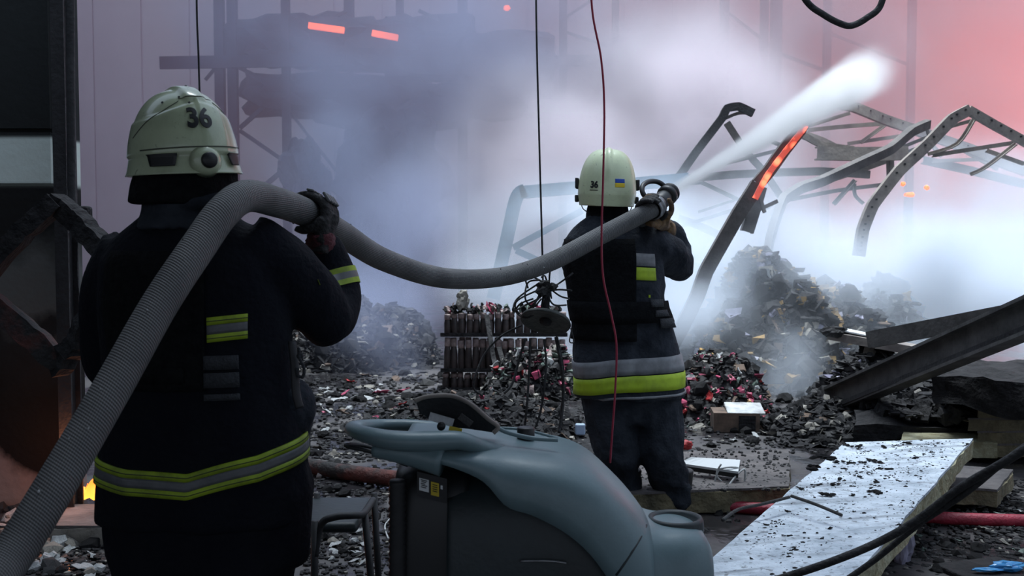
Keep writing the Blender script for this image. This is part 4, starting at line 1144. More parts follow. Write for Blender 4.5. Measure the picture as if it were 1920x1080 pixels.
# tilted dash panel
dpts = []
px_ = [(778, 752), (800, 744), (845, 742), (880, 756), (915, 785), (934, 800), (925, 812), (890, 806), (850, 802), (812, 790), (785, 775)]
front = [P(u, v, YS - .12 + (v - 740) * .0006) for u, v in px_]
back = [p + V((.01, .035, -.002)) for p in front]
n = len(px_)
dash = obj('dash_lid', bevelled((front + back, [tuple(range(n))] + [tuple(range(n, 2 * n))[::-1]] + [(i, n + i, n + (i + 1) % n, (i + 1) % n) for i in range(n)]), .006), M['steeldark'], T)
edge = catmull([P(*p, YS - .125) for p in px_[:7]], 4)
o = obj('lid_rim', tube(edge, .006, 8), M['steelpale'], dash, True); o.location = (0, 0, 0)
o = obj('lid_glass', prof([P(805, 780, YS - .13), P(850, 793, YS - .13)], rprofile(.004, .022)), M['alu'], dash); o.location = (0, 0, 0)
o = obj('decal', prof([P(842, 803, YS - .135), P(866, 808, YS - .135)], rprofile(.003, .012)), M['ylabel'], dash); o.location = (0, 0, 0)
o = obj('lid_glass', prof([P(862, 780, YS - .135), P(884, 796, YS - .135)], rprofile(.004, .018)), M['ash'], dash); o.location = (0, 0, 0)
obj('hinge', disc(P(827, 800, YS - .14), .011, V((0, 1, 0)), .02), M['black'], T, True)
cc = P(986, 822, YS)
obj('filler_cap', disc(V((cc.x, cc.y, cc.z - .01)), .0245, V((0, 0, 1)), .042, 28, .003), M['black'], T, True)
for (pp, r_) in (([(932, 802), (985, 806), (1046, 822)], .004), ([(932, 802), (955, 812), (1000, 822), (1046, 825)], .006)):
    obj('tray_rim', tube(catmull([P(u, v, YS - (.10 if r_ > .005 else -.06)) for u, v in pp], 5), r_, 8), M['scrub'], T, True)
# labels on the column
def label_plate(name, u0, v0, u1, v1, Y, m, parent):
    a, b, c, d = P(u0, v0, Y), P(u1, v0 + (u1 - u0) * .25, Y), P(u1, v1 + (u1 - u0) * .25, Y), P(u0, v1, Y)
    k = V((0, .004, 0)); o = obj(name, ([a, b, c, d, a + k, b + k, c + k, d + k], [(0, 1, 2, 3), (7, 6, 5, 4), (0, 4, 5, 1), (1, 5, 6, 2), (2, 6, 7, 3), (3, 7, 4, 0)]), m, parent)
    o.location = V((0, 0, 0)) if parent != T else o.location; return o


lab = label_plate('column_plate', 782, 884, 838, 930, YS - .186, M['rubber'], T)
for nm, a in (('white_label', (786, 896, 804, 919, 'white')), ('yellow_label', (808, 903, 823, 928, 'ylabel')), ('white_dot', (826, 910, 830, 917, 'white'))):
    o = label_plate(nm, *a[:4], YS - .19, M[a[4]], lab)
    o.location = (0, 0, 0)
for j in range(5):
    o = label_plate('print_line', 789 + (j % 2), 899 + j * 3.3, 801 - (j % 3) * 2, 900.3 + j * 3.3, YS - .1925, M['steeldark'], lab)
for j in range(4):
    o = label_plate('print_line', 811, 908 + j * 4, 820, 909.2 + j * 4, YS - .1925, M['steeldark'], lab)
obj('hose_bellows', tube([P(745, 900 + i * 6, YS - .17) for i in range(34)], [.020 + .004 * (i % 2) for i in range(34)], 14), M['rubber'], T, True)
obj('handle_scuff', tube(catmull([P(975, 1052, YS - .226), P(1030, 1052, YS - .229), P(1062, 1056, YS - .231)], 4), .003, 6), M['alu'], T, True)
for k, u in enumerate((860, 1150)):
    for s in (-1, 1):
        obj('wheel', disc(V((P(u, 500, YS).x, YS + s * .22, .10)), .10, V((0, 1, 0)), .04 * s, 28), M['rubber'], T, True)

# ------------------------------------------------------------------ chair
CY = 3.5
ch = empty('tubular_chair', V((P(620, 450, CY).x, CY, 0)), 'black tubular chair half hidden behind the front firefighter', 'chair')
x0, x1 = P(548, 0, CY).x, P(680, 0, CY).x; zz = .425
obj('seat', bevelled(boxvf((x0, CY - .14, zz - .03), (x1 - .01, CY + .22, zz + .008)), .018, 3), M['scrubdark'], ch, True)
obj('side_frame', tube(catmull([V((x1 - .15, CY - .17, .33)), V((x1 - .13, CY - .165, .435)), V((x1 - .08, CY - .165, .462)), V((x1 - .02, CY - .15, .463)), V((x1 + .005, CY - .1, .455)), V((x1 + .01, CY + .1, .45))], 6), .0125, 10), M['rubber'], ch, True)
for (x, y, dx) in ((x1 - .15, CY - .17, -.005), (x1 + .008, CY - .09, .04), (x0 + .03, CY + .2, -.02), (x1, CY + .2, .02)):
    obj('leg', tube([V((x, y, .45)), V((x + dx, y, 0))], .0125, 10), M['rubber'], ch, True)
obj('backrest', bevelled(boxvf((x0 - .02, CY - .1, .60), (x0 + .01, CY + .2, .80)), .012), M['rubber'], ch, True)
obj('back_post', tube([V((x0 + .0, CY - .0, .44)), V((x0 - .005, CY, .62))], .012, 8), M['rubber'], ch, True)
obj('back_post', tube([V((x0 + .0, CY + .12, .44)), V((x0 - .005, CY + .12, .62))], .012, 8), M['rubber'], ch, True)

# ------------------------------------------------------------------ hanging cables and lamp
thing_tube('hanging_cable', [P(368, -120, 3.6), P(369, 20, 3.6), P(372, 100, 3.6), P(375, 200, 3.6)], .0035, M['wire'], 'thin black cable hanging down behind the front helmet', 'cable')
thing_tube('hanging_cable', [P(1004, -120, 4.75), P(1006, 60, 4.75), P(1011, 260, 4.75), P(1017, 480, 4.75), P(1018, 530, 4.75)], .0045, M['wire'], 'thin dark cable from above to the tangled wires', 'cable')
thing_tube('red_wire', [P(1106, -120, 3.6), P(1110, 15, 3.6), P(1127, 110, 3.6), P(1133, 200, 3.6), P(1131, 330, 3.6), P(1128, 440, 3.6), P(1131, 520, 3.6), P(1146, 590, 3.6), P(1156, 650, 3.6), P(1153, 740, 3.6), P(1148, 810, 3.6), P(1144, 868, 3.6)], .0038, M['redwire'], 'thin red wire hanging in front of the second firefighter', 'wire', n=8)
thing_tube('looped_cable', [P(1480, -60, 4), P(1512, 2, 4), P(1545, 28, 4), P(1575, 44, 4), P(1597, 48, 4), P(1625, 34, 4), P(1652, 8, 4), P(1664, -60, 4)], .013, M['wire'], 'thick black cable loop dipping from the top right', 'cable', n=12)
YL = 4.6
L = empty('pendant_lamp', P(1023, 640, YL), 'round dark lamp disc hanging under tangled wires beside the second firefighter', 'lamp')
nrm = V((-.18, -.50, -.84)).normalized()
c = P(1023, 604, YL)
obj('reflector_disc', lathe(c + nrm * -.02, nrm, [(0, 0), (0, .085), (.006, .114), (.018, .119), (.024, .117), (.02, .108), (.012, .07), (.010, .03), (.010, 0)], 48), mat('lamp_disc', (.035, .04, .035), (.075, .08, .07), 30, .6, bump=.4, bscale=60), L, True)
obj('centre_boss', lathe(c + nrm * -.005, nrm, [(0, .03), (.012, .026), (.014, 0)], 24), M['char'], L, True)
obj('lamp_holder', tube([c - nrm * .02, P(1022, 575, YL), P(1025, 548, YL)], [.03, .02, .018], 14), M['char'], L, True)
cab = [
    [(1012, 525), (990, 530), (985, 560), (1000, 575), (1015, 560)], [(1012, 530), (970, 560), (964, 582), (985, 572), (1010, 560)],
    [(1018, 540), (975, 560), (966, 575), (980, 592), (1000, 570), (1018, 552)], [(1020, 535), (1003, 570), (995, 592), (1010, 590), (1020, 560)],
    [(1015, 520), (1022, 518), (1028, 540), (1030, 560), (1040, 572), (1062, 572)], [(1032, 500), (1030, 530), (1034, 560)], [(1035, 540), (1050, 530), (1064, 520), (1074, 512)],
    [(1030, 545), (1050, 543), (1072, 545)], [(1030, 540), (1050, 555), (1068, 560)], [(990, 540), (985, 520), (1000, 520), (1016, 528)], [(1002, 590), (985, 596), (968, 585), (975, 570), (1000, 560)]]
for k, pts in enumerate(cab):
    obj('tangled_wire', tube(catmull([P(u, v, YL + .03 * sin(i * 2.1 + k)) for i, (u, v) in enumerate(pts)], 6), .0042, 8), M['wire'], L, True)
obj('wire_knot', lump(P(1018, 540, YL), (.035, .03, .035), 3, 3, .6), M['wire'], L); obj('wire_knot', lump(P(1037, 538, YL), (.02, .02, .018), 6, 3, .6), M['wire'], L)
for k, pts in enumerate([[(985, 635), (972, 680), (960, 720), (945, 738)], [(994, 636), (992, 700), (988, 760), (984, 800)], [(1020, 636), (1024, 680), (1020, 730), (1014, 770), (1005, 800)], [(1042, 632), (1050, 670), (1056, 720), (1054, 770), (1048, 812)],
                         [(1045, 632), (1053, 668), (1058, 700)], [(978, 610), (940, 630), (910, 662), (893, 700), (888, 728), (905, 742)], [(1006, 636), (1008, 690), (1016, 740), (1010, 780), (1002, 805)], [(1070, 615), (1076, 640), (1068, 640), (1072, 618)]]):
    obj('trailing_wire', tube(catmull([P(u, v, YL - .02 + .02 * sin(i * 1.7 + k)) for i, (u, v) in enumerate(pts)], 6), [.0062, .0055, .0055, .0075, .004, .005, .002, .003][k], 8), M['wire'], L, True)

# ------------------------------------------------------------------ ground hoses and cables
thing_tube('red_fire_hose', [G(1080, 935, .03), G(1200, 930, .03), G(1300, 942, .03), G(1370, 950, .03), G(1500, 958, .03), G(1700, 968, .03), G(1830, 974, .03), G(2000, 978, .03)], .031, M['redhose'], 'red fire hose lying under the insulation board, nearer the camera', 'hose', n=16)
thing_tube('red_fire_hose', [G(1395, 778, .03), G(1450, 787, .03), G(1530, 796, .03), G(1620, 806, .03), G(1700, 816, .03), G(1830, 826, .03), G(1980, 838, .03)], .028, M['redhose'], 'red fire hose farther off beyond the insulation board', 'hose', n=14)
bo = lambda u, v, dz=.0: G(u, v, dz)
thing_tube('thick_cable', [P(1430, 1095, 3.3), P(1540, 1060, 3.2), P(1640, 1020, 3.15), P(1720, 975, 3.1), P(1800, 915, 3.0), P(1880, 868, 2.9), P(1990, 800, 2.8)], .013, M['wire'], 'thick black cable crossing the lower right corner, upper strand', 'cable', n=12)
thing_tube('thick_cable', [P(1560, 1105, 3.25), P(1640, 1050, 3.2), P(1720, 985, 3.12), P(1810, 925, 3.0), P(1890, 860, 2.92), P(1990, 790, 2.82)], .010, M['wire'], 'thick black cable in the lower right corner, lower strand', 'cable', n=12)
thing_tube('rusty_pipe', [G(560, 870, .05), G(640, 884, .05), G(760, 900, .05)], .045, M['rust'], 'rusty charred pipe on the floor left of the machine', 'pipe', n=14)
thing_tube('thin_rod', [G(1484, 930, .33), G(1530, 946, .33), G(1578, 966, .32)], .007, M['ash'], 'thin grey rod lying on the insulation board', 'rod')
thing_tube('bent_wire', [G(1355, 975, .30), G(1385, 955, .30), G(1430, 945, .31), G(1480, 932, .32)], .007, M['wire'], 'dark bent wire over the left edge of the insulation board', 'wire')
thing_tube('wire_coil', [P(1340, 905, 5.2), P(1350, 880, 5.2), P(1385, 878, 5.2), P(1375, 900, 5.2), P(1355, 925, 5.15), P(1352, 942, 5.1), P(1370, 905, 5.15), P(1396, 880, 5.2), P(1388, 920, 5.2), P(1345, 895, 5.2), P(1352, 870, 5.2)], .005, M['paper'], 'pale looped wire at the front edge of the dusty slab', 'wire')
thing_tube('pale_wire', [G(728, 1010, .006), G(722, 985, .006), G(738, 965, .006), G(742, 945, .02)], .004, M['paper'], 'thin pale wire on the floor beside the machine column', 'wire')
thing_tube('thin_wire', [P(146, 408, 4.8), P(146, 470, 4.75), P(146, 520, 4.7), P(150, 570, 4.7), P(158, 620, 4.7)], .002, M['wire'], 'very thin wire dangling beside the left column', 'wire')

# small singles
o = obj('cardboard_box', joinvf(boxvf((0, 0, 0), (.33, .26, .14))), M['kraft'])
b0 = G(1338, 810); o.location = b0; o.rotation_euler = (0, 0, -.1); tag(o, 'low cardboard box with a white flap behind the slab', 'box')
f_ = obj('white_flap', bevelled(xform(boxvf((0, 0, 0), (.27, .02, .26)), Matrix.Translation((.1, 0, .145)) @ Matrix.Rotation(radians(-82), 4, 'X')), .004, 1), M['paper']); f_.parent = o; f_.location = (0, 0, 0)
o = obj('cardboard_box', boxvf((0, 0, 0), (.12, .25, .11)), M['char']); o.name = 'box_inner_shade'; o.parent = bpy.data.objects['cardboard_box']; o.location = (.18, -.004, .012)  # dark block whose black colour holds the shade of the box's inside
o = obj('round_stone', lump(P(685, 962, 4.95), (.04, .04, .045), 2, 3, .08), M['palerock'], smooth=True); recentre(o); tag(o, 'pale round stone behind the tubular chair', 'stone')
o.location.z = 0.0
o = obj('blue_bag', bevelled(xform(boxvf((-.035, -.02, -.04), (.035, .02, .04)), Matrix.Translation(P(1088, 771, 7.0))), .01), mat('pale_blue_bag', (.35, .45, .6), rough=.5)); recentre(o); tag(o, 'small pale blue bag left of the second firefighter thigh', 'bag'); o.location.z = .02
t = empty('crushed_cup', G(1282, 838), 'crushed red and white cup right of the second firefighter knee', 'cup')
obj('cup_body', lump(G(1282, 838, .06), (.05, .04, .05), 4, 3, .3), M['paper'], t); obj('red_print', lump(G(1285, 834, .11), (.045, .04, .035), 5, 3, .3), M['red'], t)
t = empty('blue_tube_wrapper', G(1870, 1062), 'bright blue crumpled wrapper in the lower right corner', 'wrapper')
obj('film', lump(G(1888, 1062, .05), (.07, .03, .02), 7, 3, .5), M['bluefilm'], t); obj('film_strip', lump(G(1850, 1068, .045), (.06, .015, .008), 8, 3, .4), M['bluefilm'], t)
o = obj('flat_tray', bevelled(xform(boxvf((-.17, -.12, 0), (.17, .12, .03)), Matrix.Translation(G(1850, 1078, 0)) @ Matrix.Rotation(.3, 4, 'Z')), .008), M['char']); recentre(o); tag(o, 'charred flat tray under the blue wrapper', 'tray')
o = obj('green_glove_scrap', lump(G(1700, 960, .10), (.03, .03, .10), 9, 3, .5), M['palerock']); recentre(o); tag(o, 'pale crumpled foil under the right edge of the board', 'foil')
o = obj('crumpled_foil', lump(G(1690, 1020, .08), (.05, .05, .13), 19, 3, .4), M['lilac']); recentre(o); tag(o, 'grey plastic wad below the broken foam edge of the board', 'plastic')
o = obj('foam_lump', lump(G(1682, 810, .08), (.055, .05, .07), 12, 3, .3), M['paper']); recentre(o); tag(o, 'white foam lump beside the far red hose', 'foam lump')

# flames
def flame(u, v, Y, hh, r, label, seed):
    parts = []
    base = P(u, v, Y)
    for k in range(3):
        o_ = V(((k - 1) * r * 1.5, 0, 0)); H_ = hh * (.6 + .4 * ((k * 37 + seed) % 5) / 4)
        pts = [base + o_ + V((sin(i * 1.3 + k + seed) * r * .35, 0, H_ * i / 5)) for i in range(6)]
        parts.append(tube(pts, [r * .5, r * .75, r * .6, r * .4, r * .2, r * .03], 10))
    o = objm('flame', remesh(joinvf(*parts), r * .18, 1), M['flame']); recentre(o); return tag(o, label, 'flame')


flame(178, 935, 5.1, .16, .045, 'largest yellow flame low behind the grey hose', 1)
flame(162, 935, 5.1, .09, .03, 'small flame left of the largest flame', 2)
flame(133, 582, 5.2, .045, .016, 'tiny orange flame beside the left column', 3)

# ------------------------------------------------------------------ debris
def rockmesh(seed, sub=1, sq=(1, 1, .7), rough=.5):
    vs, fs = lump(V((0, 0, 0)), sq, seed, sub, rough); me = bpy.data.meshes.new('chunk'); me.from_pydata([tuple(v) for v in vs], [], fs); me.materials.append(None); return me


def packmesh(seed):
    rnd = random.Random(seed)
    vs, fs = boxvf((-.6, -.45, -.16), (.6, .45, .16))
    bm = bmesh.new(); vv = [bm.verts.new(v) for v in vs]; [bm.faces.new([vv[i] for i in f]) for f in fs]
    bmesh.ops.subdivide_edges(bm, edges=bm.edges[:], cuts=2, use_grid_fill=True)
    for v in bm.verts: v.co += noise.noise_vector(v.co * 1.7 + V((seed * 5.1, 0, 0))) * .34
    me = bpy.data.meshes.new('packet'); bm.to_mesh(me); bm.free(); me.materials.append(None); return me


def sheetmesh(seed):
    vs, fs = [], []
    for i in range(5):
        for j in range(5):
            x, y = i / 2 - 1, j / 2 - 1
            n = noise.noise_vector(V((x, y, seed * 3.1)) * 1.1); vs.append((x + n.x * .35, y * .7 + n.y * .3, n.z * .4))
    for i in range(4):
        for j in range(4): a = i * 5 + j; fs.append((a, a + 1, a + 6, a + 5))
    me = bpy.data.meshes.new('scrap'); me.from_pydata(vs, [], fs)
    bm = bmesh.new(); bm.from_mesh(me); bmesh.ops.solidify(bm, geom=bm.faces[:], thickness=.06); bm.to_mesh(me); bm.free()
    me.materials.append(None); return me


def clump(seed):
    rnd = random.Random(seed); parts = []
    for k in range(6):
        c = V((rnd.gauss(0, .65), rnd.gauss(0, .5), rnd.uniform(-.1, .2))); r_ = rnd.uniform(.25, .6)
        parts.append(lump(c, (r_ * rnd.uniform(.7, 1.4), r_, r_ * .8), seed * 9 + k, 1, .7))
    vf = joinvf(*parts); me = bpy.data.meshes.new('charcoal'); me.from_pydata([tuple(v) for v in vf[0]], [], vf[1]); me.materials.append(None); return me


CH = [clump(i) for i in range(6)]
RK = [rockmesh(i, 2 if i < 3 else 1) for i in range(8)]; PK = [packmesh(i) for i in range(6)]; SM = [sheetmesh(i) for i in range(5)]


def inst(name, me, m, loc, sc, rot, label, cat, group):
    o = bpy.data.objects.new(name, me); COL.objects.link(o); o.location = loc; o.scale = sc if hasattr(sc, '__len__') else (sc, sc, sc); o.rotation_euler = rot
    o.material_slots[0].link = 'OBJECT'; o.material_slots[0].material = m
    return tag(o, label, cat, group)


rr3 = lambda: (random.uniform(-.5, .5), random.uniform(-.5, .5), random.uniform(0, 6.3))
rfull = lambda: (random.uniform(0, 6.3), random.uniform(0, 6.3), random.uniform(0, 6.3))
# clear zones on the floor: bodies and machine
def blocked(p):
    return (p.y < 3.3 and p.x < .6) or ((p - V((.6, 5.06, 0))).length < .42)


def pick(regs):
    u0, v0, u1, v1 = random.choice(regs); return G(random.uniform(u0, u1), random.uniform(v0, v1))


# scattered chunks on the wet floor
def scatter(n, regs, name, meshes, mats, size, label, cat, group, flat=False, z=0):
    c = 0
    while c < n:
        p = pick(regs)
        if blocked(p): continue
        s = size * p.y * random.uniform(.5, 1.4) / 6
        inst(name, random.choice(meshes), random.choice(mats), p + V((0, 0, s * .25 + z)), s, rr3(), label, cat, group); c += 1


scatter(90, [(570, 700, 900, 800), (700, 740, 1090, 840), (560, 800, 760, 1060)], 'charred_chunk', RK, [M['char'], M['char'], M['char'], M['ash']], .035, 'charred rubble chunk on the wet floor left of the second firefighter', 'rubble', 'charred chunks on the floor left of centre')
scatter(110, [(1280, 740, 1560, 840), (1700, 930, 1920, 1080), (1270, 920, 1400, 1000), (1300, 760, 1800, 830)], 'charred_chunk', RK, [M['char'], M['char'], M['char'], M['ash']], .035, 'charred rubble chunk on the floor around the insulation board', 'rubble', 'charred chunks on the floor at right')
scatter(40, [(0, 950, 190, 1080), (0, 960, 120, 1040)], 'charred_chunk', RK, [M['char'], M['ash'], M['palerock']], .05, 'rubble chunk on the floor at the lower left corner', 'rubble', 'rubble chunks at the lower left')
scatter(75, [(570, 710, 800, 800), (600, 720, 760, 780), (570, 800, 740, 1060), (600, 990, 690, 1060)], 'white_scrap', SM + RK[3:5], [M['paper'], M['paper'], M['palerock']], .030, 'small white scrap on the wet floor between the firefighter and the machine', 'scrap', 'white scraps on the floor left of the machine')
scatter(60, [(1280, 770, 1560, 830), (1720, 1000, 1920, 1040), (1500, 790, 1720, 830), (1830, 930, 1920, 1000)], 'white_scrap', SM, [M['paper'], M['palerock'], M['green']], .028, 'small pale scrap on the floor behind or beside the insulation board', 'scrap', 'pale scraps on the floor at right')
scatter(30, [(60, 1010, 190, 1080), (0, 960, 60, 1010)], 'foam_scrap', SM + RK[:3], [M['paper']], .05, 'white foam scrap in the lower left corner', 'scrap', 'white foam scraps at the lower left')
scatter(14, [(600, 700, 800, 790)], 'coloured_scrap', SM, [M['red'], M['pink'], M['kraft']], .03, 'small reddish scrap on the wet floor far behind the chair', 'scrap', 'reddish scraps on the floor')


def heap(name, cu, v0, Y, wpx, hpx, dep, label, mat_, seed):
    c = P(cu, v0, Y); c.z = 0
    W_ = wpx * Y / FPX / 2; H_ = hpx * Y / FPX
    vs, fs = [], []; n = 46
    hf = lambda a, b: H_ * max(0, (1 - (a * a + b * b)) ** .75 if a * a + b * b < 1 else 0) * (1 + .5 * noise.fractal(V((a * 2 + seed, b * 2, 0)), 1, 2, 4)) + .07 * H_ ** .5 * noise.noise(V((a * 9, b * 9, seed)))
    for j in range(n + 1):
        for i in range(n + 1):
            a = i / n * 2 - 1; b = j / n * 2 - 1
            vs.append(c + V((a * W_, b * dep, max(-.02, hf(a, b)))))
    for j in range(n):
        for i in range(n): k = j * (n + 1) + i; fs.append((k, k + 1, k + n + 2, k + n + 1))
    o = obj(name, (vs, fs), mat_); recentre(o); tag(o, label, 'heap')
    return lambda a, b: c + V((a * W_, b * dep, max(0, hf(a, b))))


def cover(hf, n, name, meshes, mats, size, label, cat, group, front=.9):
    for k in range(n):
        while True:
            a, b = random.uniform(-1, 1), random.uniform(-1, .35)
            if a * a + b * b < 1: break
        p = hf(a, b); s = size * random.uniform(.5, 1.35)
        inst(name, random.choice(meshes), random.choice(mats), p + V((0, 0, s * .2)), s, rfull(), label, cat, group)


def fill(hf, n, label, mats=None, size=(.012, .05), fr=.5):
    mats = mats or {'char': .66, 'ash': .24, 'kraft': .04, 'palerock': .06}
    nm = {'char': 'black', 'ash': 'grey', 'kraft': 'brown', 'palerock': 'pale', 'pink': 'pink', 'gold': 'yellow', 'paper': 'white', 'lilac': 'lilac', 'green': 'greenish'}
    for mn, wt in mats.items():
        parts = []
        for k in range(int(n * wt)):
            a, b = random.uniform(-1, 1), random.uniform(-1, fr)
            if a * a + b * b >= 1.05: continue
            p = hf(a, b); s = random.uniform(*size); q = Matrix.Rotation(random.random() * 6, 3, 'Z') @ Matrix.Rotation(random.uniform(-1.2, 1.2), 3, 'X')
            sx, sy, sz = random.choice(((1, .8, .7), (1.8, .3, .2), (1.3, 1.0, .12), (1, .9, .3)))
            jj = [V((random.uniform(.6, 1.4), random.uniform(.6, 1.4), random.uniform(.5, 1.5))) for _ in range(8)]
            vs = [q @ V((x * sx * s * w_.x, y * sy * s * w_.y, z * sz * s * w_.z)) + p for (x, y, z), w_ in zip([(-1, -1, -1), (1, -1, -1), (1, 1, -1), (-1, 1, -1), (-1, -1, 1), (1, -1, 1), (1, 1, 1), (-1, 1, 1)], jj)]
            parts.append((vs, [(0, 3, 2, 1), (4, 5, 6, 7), (0, 1, 5, 4), (1, 2, 6, 5), (2, 3, 7, 6), (3, 0, 4, 7)]))
        if parts:
            o = obj('fine_fragments', joinvf(*parts), M[mn]); tag(o, label + ', ' + nm[mn], 'fragments', kind='stuff')


h1 = heap('smoking_heap', 1470, 735, 10.2, 420, 195, 1.1, 'large smouldering waste heap behind the board, half veiled in smoke', M['char'], 1)
cover(h1, 85, 'charred_lump', RK, [M['char'], M['ash'], M['char']], .10, 'charred lump on the large smouldering heap', 'rubble', 'charred lumps on the large heap')
cover(h1, 60, 'yellow_packet', PK, [M['gold'], M['gold'], M['kraft']], .065, 'scorched yellow packet on the large smouldering heap', 'packet', 'yellow packets on the large heap')
cover(h1, 46, 'plastic_wad', PK + SM, [M['lilac'], M['green'], M['paper']], .09, 'grey melted plastic wad on the large smouldering heap', 'plastic', 'plastic wads on the large heap')
fill(h1, 3200, 'fine burnt fragments covering the large heap', {'char': .55, 'ash': .2, 'gold': .09, 'kraft': .05, 'palerock': .06, 'lilac': .05}, size=(.02, .07))
h1b = heap('smoking_heap', 1640, 715, 10.8, 260, 130, .9, 'right shoulder of waste behind the white-topped plank', M['char'], 5)
cover(h1b, 45, 'charred_lump', RK, [M['char'], M['ash']], .09, 'charred lump behind the white-topped plank', 'rubble', 'charred lumps behind the plank')
cover(h1b, 40, 'plastic_wad', PK + SM, [M['lilac'], M['green'], M['paper'], M['gold']], .08, 'melted plastic wad behind the white-topped plank', 'plastic', 'plastic wads behind the plank')
fill(h1b, 1400, 'fine burnt fragments behind the white-topped plank', size=(.02, .06))
h7 = heap('plank_rubble', 1635, 752, 8.35, 230, 88, .5, 'dark rubble mound holding up the white-topped plank', M['char'], 11)
fill(h7, 1500, 'burnt fragments under the white-topped plank', {'char': .7, 'ash': .2, 'palerock': .05, 'lilac': .05}, size=(.01, .05), fr=.8)
h2 = heap('packet_heap', 1325, 778, 8.2, 230, 95, .7, 'low heap of burst pink packets right of the second firefighter', M['char'], 2)
cover(h2, 70, 'pink_packet', PK, [M['pink'], M['red'], M['pink'], M['paper']], .05, 'burst pink or red packet on the low heap beside the firefighter', 'packet', 'pink packets on the low heap')
cover(h2, 40, 'charred_lump', RK, [M['char'], M['ash']], .055, 'charred lump on the low heap beside the firefighter', 'rubble', 'charred lumps on the low packet heap')
cover(h2, 28, 'yellow_packet', PK, [M['gold'], M['green'], M['kraft']], .05, 'scorched yellow packet on the low heap beside the firefighter', 'packet', 'yellow packets on the low heap')
fill(h2, 1500, 'fine burnt fragments on the low packet heap', {'char': .6, 'ash': .2, 'pink': .08, 'kraft': .04, 'palerock': .08}, size=(.01, .035), fr=.8)
h4 = heap('rubble_heap', 890, 800, 7.4, 420, 50, .9, 'black rubble bank on the floor behind the machine', M['char'], 3)
cover(h4, 90, 'charred_lump', RK + CH, [M['char'], M['char'], M['char'], M['ash']], .042, 'charred lump on the rubble bank behind the machine', 'rubble', 'charred lumps on the rubble bank')
cover(h4, 24, 'small_scrap', SM + PK, [M['pink'], M['paper'], M['green'], M['red']], .035, 'coloured scrap on the rubble bank behind the machine', 'scrap', 'scraps on the rubble bank')
fill(h4, 3000, 'fine burnt fragments on the rubble bank', {'char': .78, 'ash': .16, 'palerock': .04, 'kraft': .02}, size=(.008, .035), fr=.9)
h5 = heap('far_heap', 655, 718, 11.5, 330, 105, 1.1, 'dark burnt heap in blue smoke left of the jar stack', M['char'], 4)
cover(h5, 45, 'charred_lump', RK, [M['char'], M['ash']], .10, 'charred lump on the dark far heap at left', 'rubble', 'charred lumps on the far heap')
cover(h5, 12, 'reddish_packet', PK, [M['red'], M['kraft']], .07, 'reddish packet on the dark far heap at left', 'packet', 'reddish packets on the far heap')
fill(h5, 3400, 'fine burnt fragments on the far left heap', size=(.02, .06))
fill(lambda a, b: G(1790 + a * 170, 745 + b * 40, .22 + .05 * noise.noise(V((a * 3, b * 3, 0)))), 1500, 'burnt crumbs strewn over the black slabs under the girder', {'char': .8, 'ash': .17, 'palerock': .03}, size=(.01, .06), fr=.9)
h6 = heap('girder_rubble', 1590, 770, 7.3, 330, 38, .6, 'rubble strip along the foot of the long girder', M['char'], 6)
cover(h6, 90, 'rubble_bit', RK, [M['char'], M['char'], M['ash'], M['ash'], M['palerock']], .038, 'rubble bit at the foot of the long girder', 'rubble', 'rubble bits at the girder foot')

fill(h6, 1500, 'fine fragments at the girder foot', size=(.01, .035), fr=.9)
# stack of jars on the left
jt = empty('jar', (0, 0, 0), '', 'jar')
jb_ = obj('jar_body', lathe(V((0, 0, 0)), V((0, 0, 1)), [(0, 0), (0, .030), (.01, .032), (.12, .032), (.15, .026), (.16, .025)], 12), M['glass_dark'], jt, True)
jl_ = obj('jar_lid', lathe(V((0, 0, .155)), V((0, 0, 1)), [(0, .026), (.0, .029), (.05, .029), (.054, .026), (.054, 0)], 12), M['lid'], jt, True)
first = True
x0 = P(835, 0, 9.3).x
LZ = [(0, .17), (.18, .50), (.51, .74)]
for L_, (z0_, z1_) in enumerate(LZ):
    for r_ in range(2):
        for c_ in range(17):
            if L_ == 2 and c_ > 8 and (c_ + r_) % 3 == 0: continue
            loc = V((x0 + c_ * .067 + random.uniform(-.006, .006) + L_ * .008, 9.25 + r_ * .07 + random.uniform(-.006, .006), z0_ + .006))
            if first: j = jt; first = False
            else:
                j = jt.copy(); COL.objects.link(j)
                for ch_ in (jb_, jl_):
                    k_ = ch_.copy(); COL.objects.link(k_); k_.parent = j
            j.location = loc; j.rotation_euler = (random.uniform(-.05, .05), random.uniform(-.05, .05), random.uniform(0, 6)); j.scale = (1, 1, (z1_ - z0_ - .012) / .21 * random.uniform(.88, 1.0))
            j['label'] = 'sooty pale-capped jar, %s row, %s layer of stack' % (['front', 'back'][r_], ['bottom', 'middle', 'top'][L_])
            j['group'] = 'jars in the %s layer, %s row' % (['bottom', 'middle', 'top'][L_], ['front', 'back'][r_]); j['category'] = 'jar'
for L_ in range(3):
    o = obj('cardboard_tray', joinvf(boxvf((x0 - .05, 9.20, LZ[L_][0] - .006), (x0 + 1.13, 9.37, LZ[L_][0] + .003)), boxvf((x0 - .05, 9.195, LZ[L_][0] - .006), (x0 + 1.13, 9.2, LZ[L_][0] + .03))), M['char'])
    recentre(o); tag(o, '%s charred cardboard tray holding a layer of jars' % ['lowest', 'middle', 'highest'][L_], 'tray', 'trays in the jar stack')
h3 = heap('collapsed_stock', 1010, 750, 8.9, 210, 75, .35, 'collapsed burnt stock spilling right of the jar stack', M['char'], 8)
cover(h3, 70, 'burnt_packet', PK + SM, [M['ash'], M['paper'], M['char'], M['green'], M['lid']], .07, 'burnt grey packet spilling beside the jar stack', 'packet', 'burnt packets beside the jar stack')
cover(h3, 16, 'pink_packet', PK, [M['pink'], M['red']], .05, 'pink packet spilling beside the jar stack', 'packet', 'pink packets beside the jar stack')
